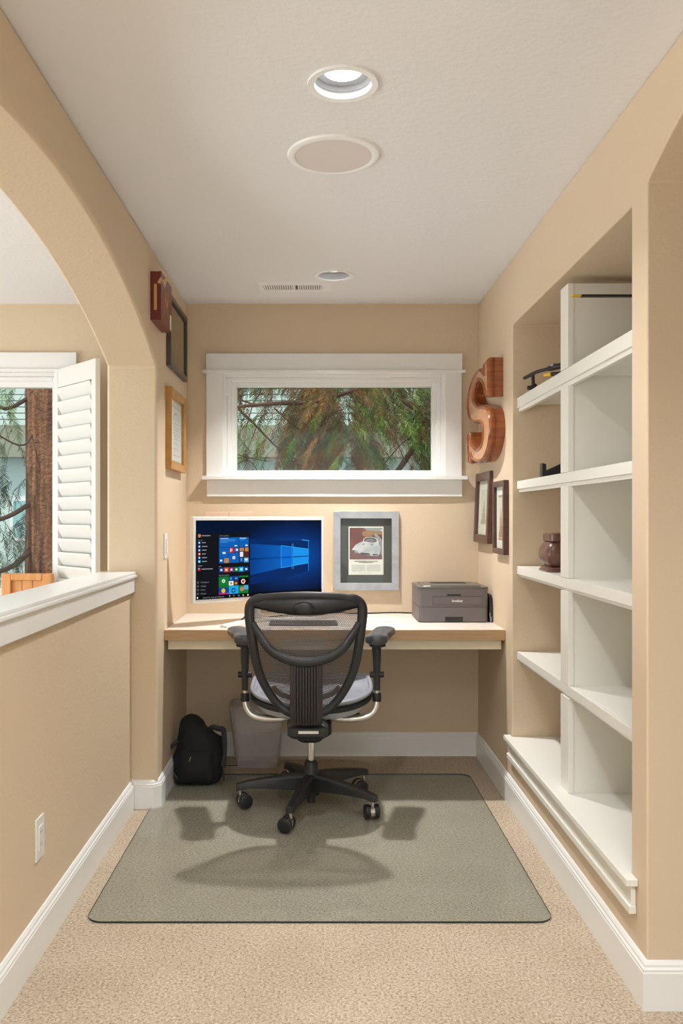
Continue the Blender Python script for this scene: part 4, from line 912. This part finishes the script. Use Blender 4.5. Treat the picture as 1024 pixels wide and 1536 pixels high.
# ================================================================== OUTDOORS
gr = G().box(-30, 30, 5.2, 40, -3.1, -3.0).build('ground', mat('garden_ground', srgb(90, 92, 70), .9)); struct(gr, 'garden ground outside', 'ground')
SID = mat('mint_siding', srgb(200, 214, 208), .6); BAND = mat('grey_band', srgb(150, 150, 132), .7); GAPM = mat('siding_gap', srgb(70, 110, 112), .8)
nh = thing('neighbour_house', 'pale mint sided neighbouring house beyond the trees', 'house', (0, 14, -3))
M = inv(nh)
g = G(M); z = 2.78
g.box(-14, 10, 14.06, 18, -3, 5.2, 0)
k = 0
while z < 5.2: g.box(-14, 10, 14.0, 14.08, z+.012, z+.10, 0); g.box(-14, 10, 14.045, 14.08, z, z+.012, 1); z += .102
g.build('wall', [SID, GAPM], nh)
G(M).box(-14, 10, 13.75, 14.1, 2.25, 2.76).build('eave_band', BAND, nh)
g = G(M); g.box(-5.05, -4.5, 13.96, 14.06, .9, 1.6, 0); g.box(-5.0, -4.55, 13.95, 13.97, .95, 1.55, 1); g.build('window', [WHITE, mat('far_glass', srgb(150, 190, 190), .2)], nh)

BARK = mat('cedar_bark', srgb(172, 118, 82), .85, bump=(30, 1, .03), var=(3, srgb(96, 62, 48), .35, .65, (6, 6, .5)))
BRANCH = mat('branch_bark', srgb(112, 80, 66), .85, var=(5, srgb(80, 60, 54), .3, .7))
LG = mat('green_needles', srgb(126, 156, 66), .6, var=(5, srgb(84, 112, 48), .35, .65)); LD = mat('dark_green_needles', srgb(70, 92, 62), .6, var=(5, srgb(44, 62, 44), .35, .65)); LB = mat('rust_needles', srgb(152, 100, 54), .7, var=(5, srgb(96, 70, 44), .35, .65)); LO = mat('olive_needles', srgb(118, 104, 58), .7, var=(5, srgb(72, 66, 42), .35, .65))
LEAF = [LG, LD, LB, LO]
def spray(g, p, L, lean, mi, rng, wid=.05):
    """a hanging frond: curved stem with paired narrow leaflets"""
    n = int(L/.014); up = Vector((0, 0, -1)); side = Vector((math.cos(lean), math.sin(lean), 0)); q_ = Vector(p); d = (side*.7+up*.5).normalized()
    az = rng.uniform(0, PI); ac = Vector((math.cos(az)*.9, math.sin(az)*.9, 0))
    for i in range(n):
        d = (d+up*.10).normalized(); q_ = q_+d*.014; t = i/n; wl = wid*(.35+.9*math.sin(PI*min(1, t*1.1+.1)))
        for s in (-1, 1):
            e = (ac*s*.8+d*.8+Vector((rng.uniform(-.3, .3), rng.uniform(-.3, .3), rng.uniform(-.2, .2)))).normalized()
            tip = q_+e*wl; nn = d.cross(e).normalized(); bb = nn.cross(e).normalized()*.0026+nn*rng.uniform(-.002, .002)
            k = len(g.v); g.v += [q_-bb, q_+bb, tip+bb*.5, tip-bb*.5]; g.f.append([k, k+1, k+2, k+3]); g.m.append(mi)
def at(u, v, Y): return Vector(((u-478)*Y/1280, Y, 1.29-(v-775)*Y/1280))
t1 = thing('cedar_tree', 'tall cedar with a thick reddish trunk close outside the left room window', 'tree', (-2.25, 7.0, -3)); M = inv(t1)
tr = []
for i in range(22):
    z = -3+i*.45; tr.append((-2.17+.02*math.sin(z*1.3)-.02*(z-1.5)*.15, 7.05, z))
g = G(M); g.tube(tr, [.36-.012*i+.01*noise.noise(Vector((i*.9, 2, 3))) for i in range(22)][0:22] if False else [.315-.006*i for i in range(22)], 22); g.build('trunk', BARK, t1, smooth=True)
br = [([(-2.3, 6.9, 1.42), (-2.5, 6.7, 1.27), (-2.9, 6.5, 1.22), (-3.6, 6.4, 1.4)], .035), ([(-2.3, 6.9, 1.06), (-2.45, 6.7, .88), (-2.9, 6.5, .80), (-3.6, 6.3, .9)], .042),
      ([(-2.3, 6.9, .68), (-2.5, 6.7, .58), (-2.9, 6.5, .60), (-3.7, 6.3, .8)], .038), ([(-2.3, 6.95, 2.3), (-2.5, 6.8, 2.15), (-2.6, 6.7, 2.3), (-2.8, 6.6, 2.6)], .03),
      ([(-2.3, 6.9, 2.0), (-2.35, 6.7, 1.85), (-2.7, 6.5, 2.05), (-3.3, 6.3, 2.2)], .015)]
rng = random.Random(11)
for p, r in br:
    c = crom(p, 6); g = G(M); g.tube(c, [.62*r*(1-.6*i/len(c)) for i in range(len(c))], 8); g.build('branch', BRANCH, t1, smooth=True)
g = G(M)
GL = G()
for k in range(420):
    x = rng.uniform(-3.6, -2.3); z = rng.uniform(.5, 2.6); 
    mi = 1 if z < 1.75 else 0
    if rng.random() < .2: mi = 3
    if x > -2.42 and z > 1.2 and rng.random() < .6: continue
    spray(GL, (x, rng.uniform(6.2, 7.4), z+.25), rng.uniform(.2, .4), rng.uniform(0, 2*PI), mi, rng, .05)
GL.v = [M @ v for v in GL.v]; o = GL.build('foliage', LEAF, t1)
t2 = thing('drooping_conifer', 'drooping conifer with rust and green needles filling the view of the desk window', 'tree', (1.9, 6.7, -3)); M = inv(t2)
g = G(M); g.tube([(1.9, 6.9, -3+.5*i) for i in range(18)], [.22-.006*i for i in range(18)], 18); g.build('trunk', BARK, t2, smooth=True)
Y = 6.25
brs = [([at(340, 612, Y), at(401, 606, Y), at(460, 604, Y), at(493, 598, Y), at(544, 581, Y), at(620, 560, Y), Vector((1.5, 6.6, 2.45)), Vector((1.9, 6.9, 2.3))], [.012, .016, .014, .015, .018, .022, .03, .05]),
       ([at(357, 613, Y), at(383, 638, Y), at(410, 666, Y), at(436, 690, Y), at(470, 712, Y)], [.009, .007, .006, .005, .004]),
       ([at(411, 612, Y), at(440, 638, Y), at(475, 663, Y), at(510, 680, Y)], [.006, .005, .004, .003]),
       ([at(560, 570, Y), at(582, 583, Y), at(606, 602, Y), at(626, 617, Y), at(645, 638, Y), Vector((1.3, 6.6, 1.9)), Vector((1.9, 6.9, 1.5))], [.006, .008, .014, .02, .024, .05, .07]),
       ([at(580, 725, Y), at(598, 704, Y), at(618, 675, Y), at(636, 651, Y), at(650, 625, Y)], [.02, .02, .018, .017, .015]),
       ([at(350, 680, Y), at(380, 688, Y), at(405, 692, Y)], [.004, .003, .002]), ([at(350, 700, Y), at(372, 690, Y), at(390, 712, Y)], [.004, .003, .002]),
       ([at(345, 590, Y), at(362, 600, Y), at(385, 608, Y)], [.008, .006, .005])]
rt2 = random.Random(9)
for k in range(16):
    u = rt2.uniform(350, 640); v = rt2.uniform(570, 650); dx = rt2.choice((-1, 1, 1))*rt2.uniform(20, 70); yy = rt2.uniform(5.85, 6.6); r0 = rt2.uniform(.003, .006)
    brs.append(([at(u, v, yy), at(u+dx*.5, v+rt2.uniform(10, 24), yy-.02), at(u+dx, v+rt2.uniform(34, 60), yy-.05)], [r0, r0*.7, r0*.5]))
for p, r in brs:
    c = crom(p, 5); rr_ = [r[min(len(r)-1, int(i/5))] for i in range(len(c))]; g = G(M); g.tube(c, rr_, 8); g.build('branch', BRANCH, t2, smooth=True)
GL = G(); rng = random.Random(4)
cnt = 0
for k in range(700):
    u = rng.uniform(330, 690); v = rng.uniform(540, 720); Yk = rng.uniform(7.6, 9.0)
    if u < 440 and (588 < v < 650 or v > 650) and rng.random() < .85: continue
    if 565 < u < 620 and v > 650: continue
    spray(GL, at(u, v-12, Yk), rng.uniform(.2, .4), rng.uniform(0, 2*PI), rng.choice((1, 3, 0, 2)), rng, .055)
for k in range(2600):
    u = rng.uniform(330, 690); v = rng.uniform(545, 700); Yk = rng.uniform(5.9, 7.3)
    # leave the gaps the photograph shows
    if u < 440 and 588 < v < 640 and rng.random() < .82: continue
    if u < 430 and v > 640 and rng.random() < .93: continue
    if 565 < u < 615 and v > 655 and rng.random() < .85: continue
    if 590 < u < 625 and v < 600 and rng.random() < .6: continue
    u0 = u; u += rng.uniform(-85, 85)
    if u < 395: mi = 0 if v > 600 else rng.choice((1, 3, 1))
    elif u < 440: mi = rng.choice((1, 3, 3, 2))
    elif u < 540: mi = rng.choice((2, 2, 2, 3)) if v > 570 else rng.choice((0, 2, 2))
    elif u < 625: mi = rng.choice((0, 0, 3, 0, 2))
    else: mi = rng.choice((3, 1, 1, 3))
    u = u0; L = rng.uniform(.12, .26)
    if u < 445 and v < 600: L *= .5
    spray(GL, at(u, v-12, Yk), L, rng.uniform(-.6, .6) if u > 520 else rng.uniform(PI-1, PI+1), mi, rng, .036); cnt += 1
GL.v = [M @ v for v in GL.v]; GL.build('foliage', LEAF, t2)
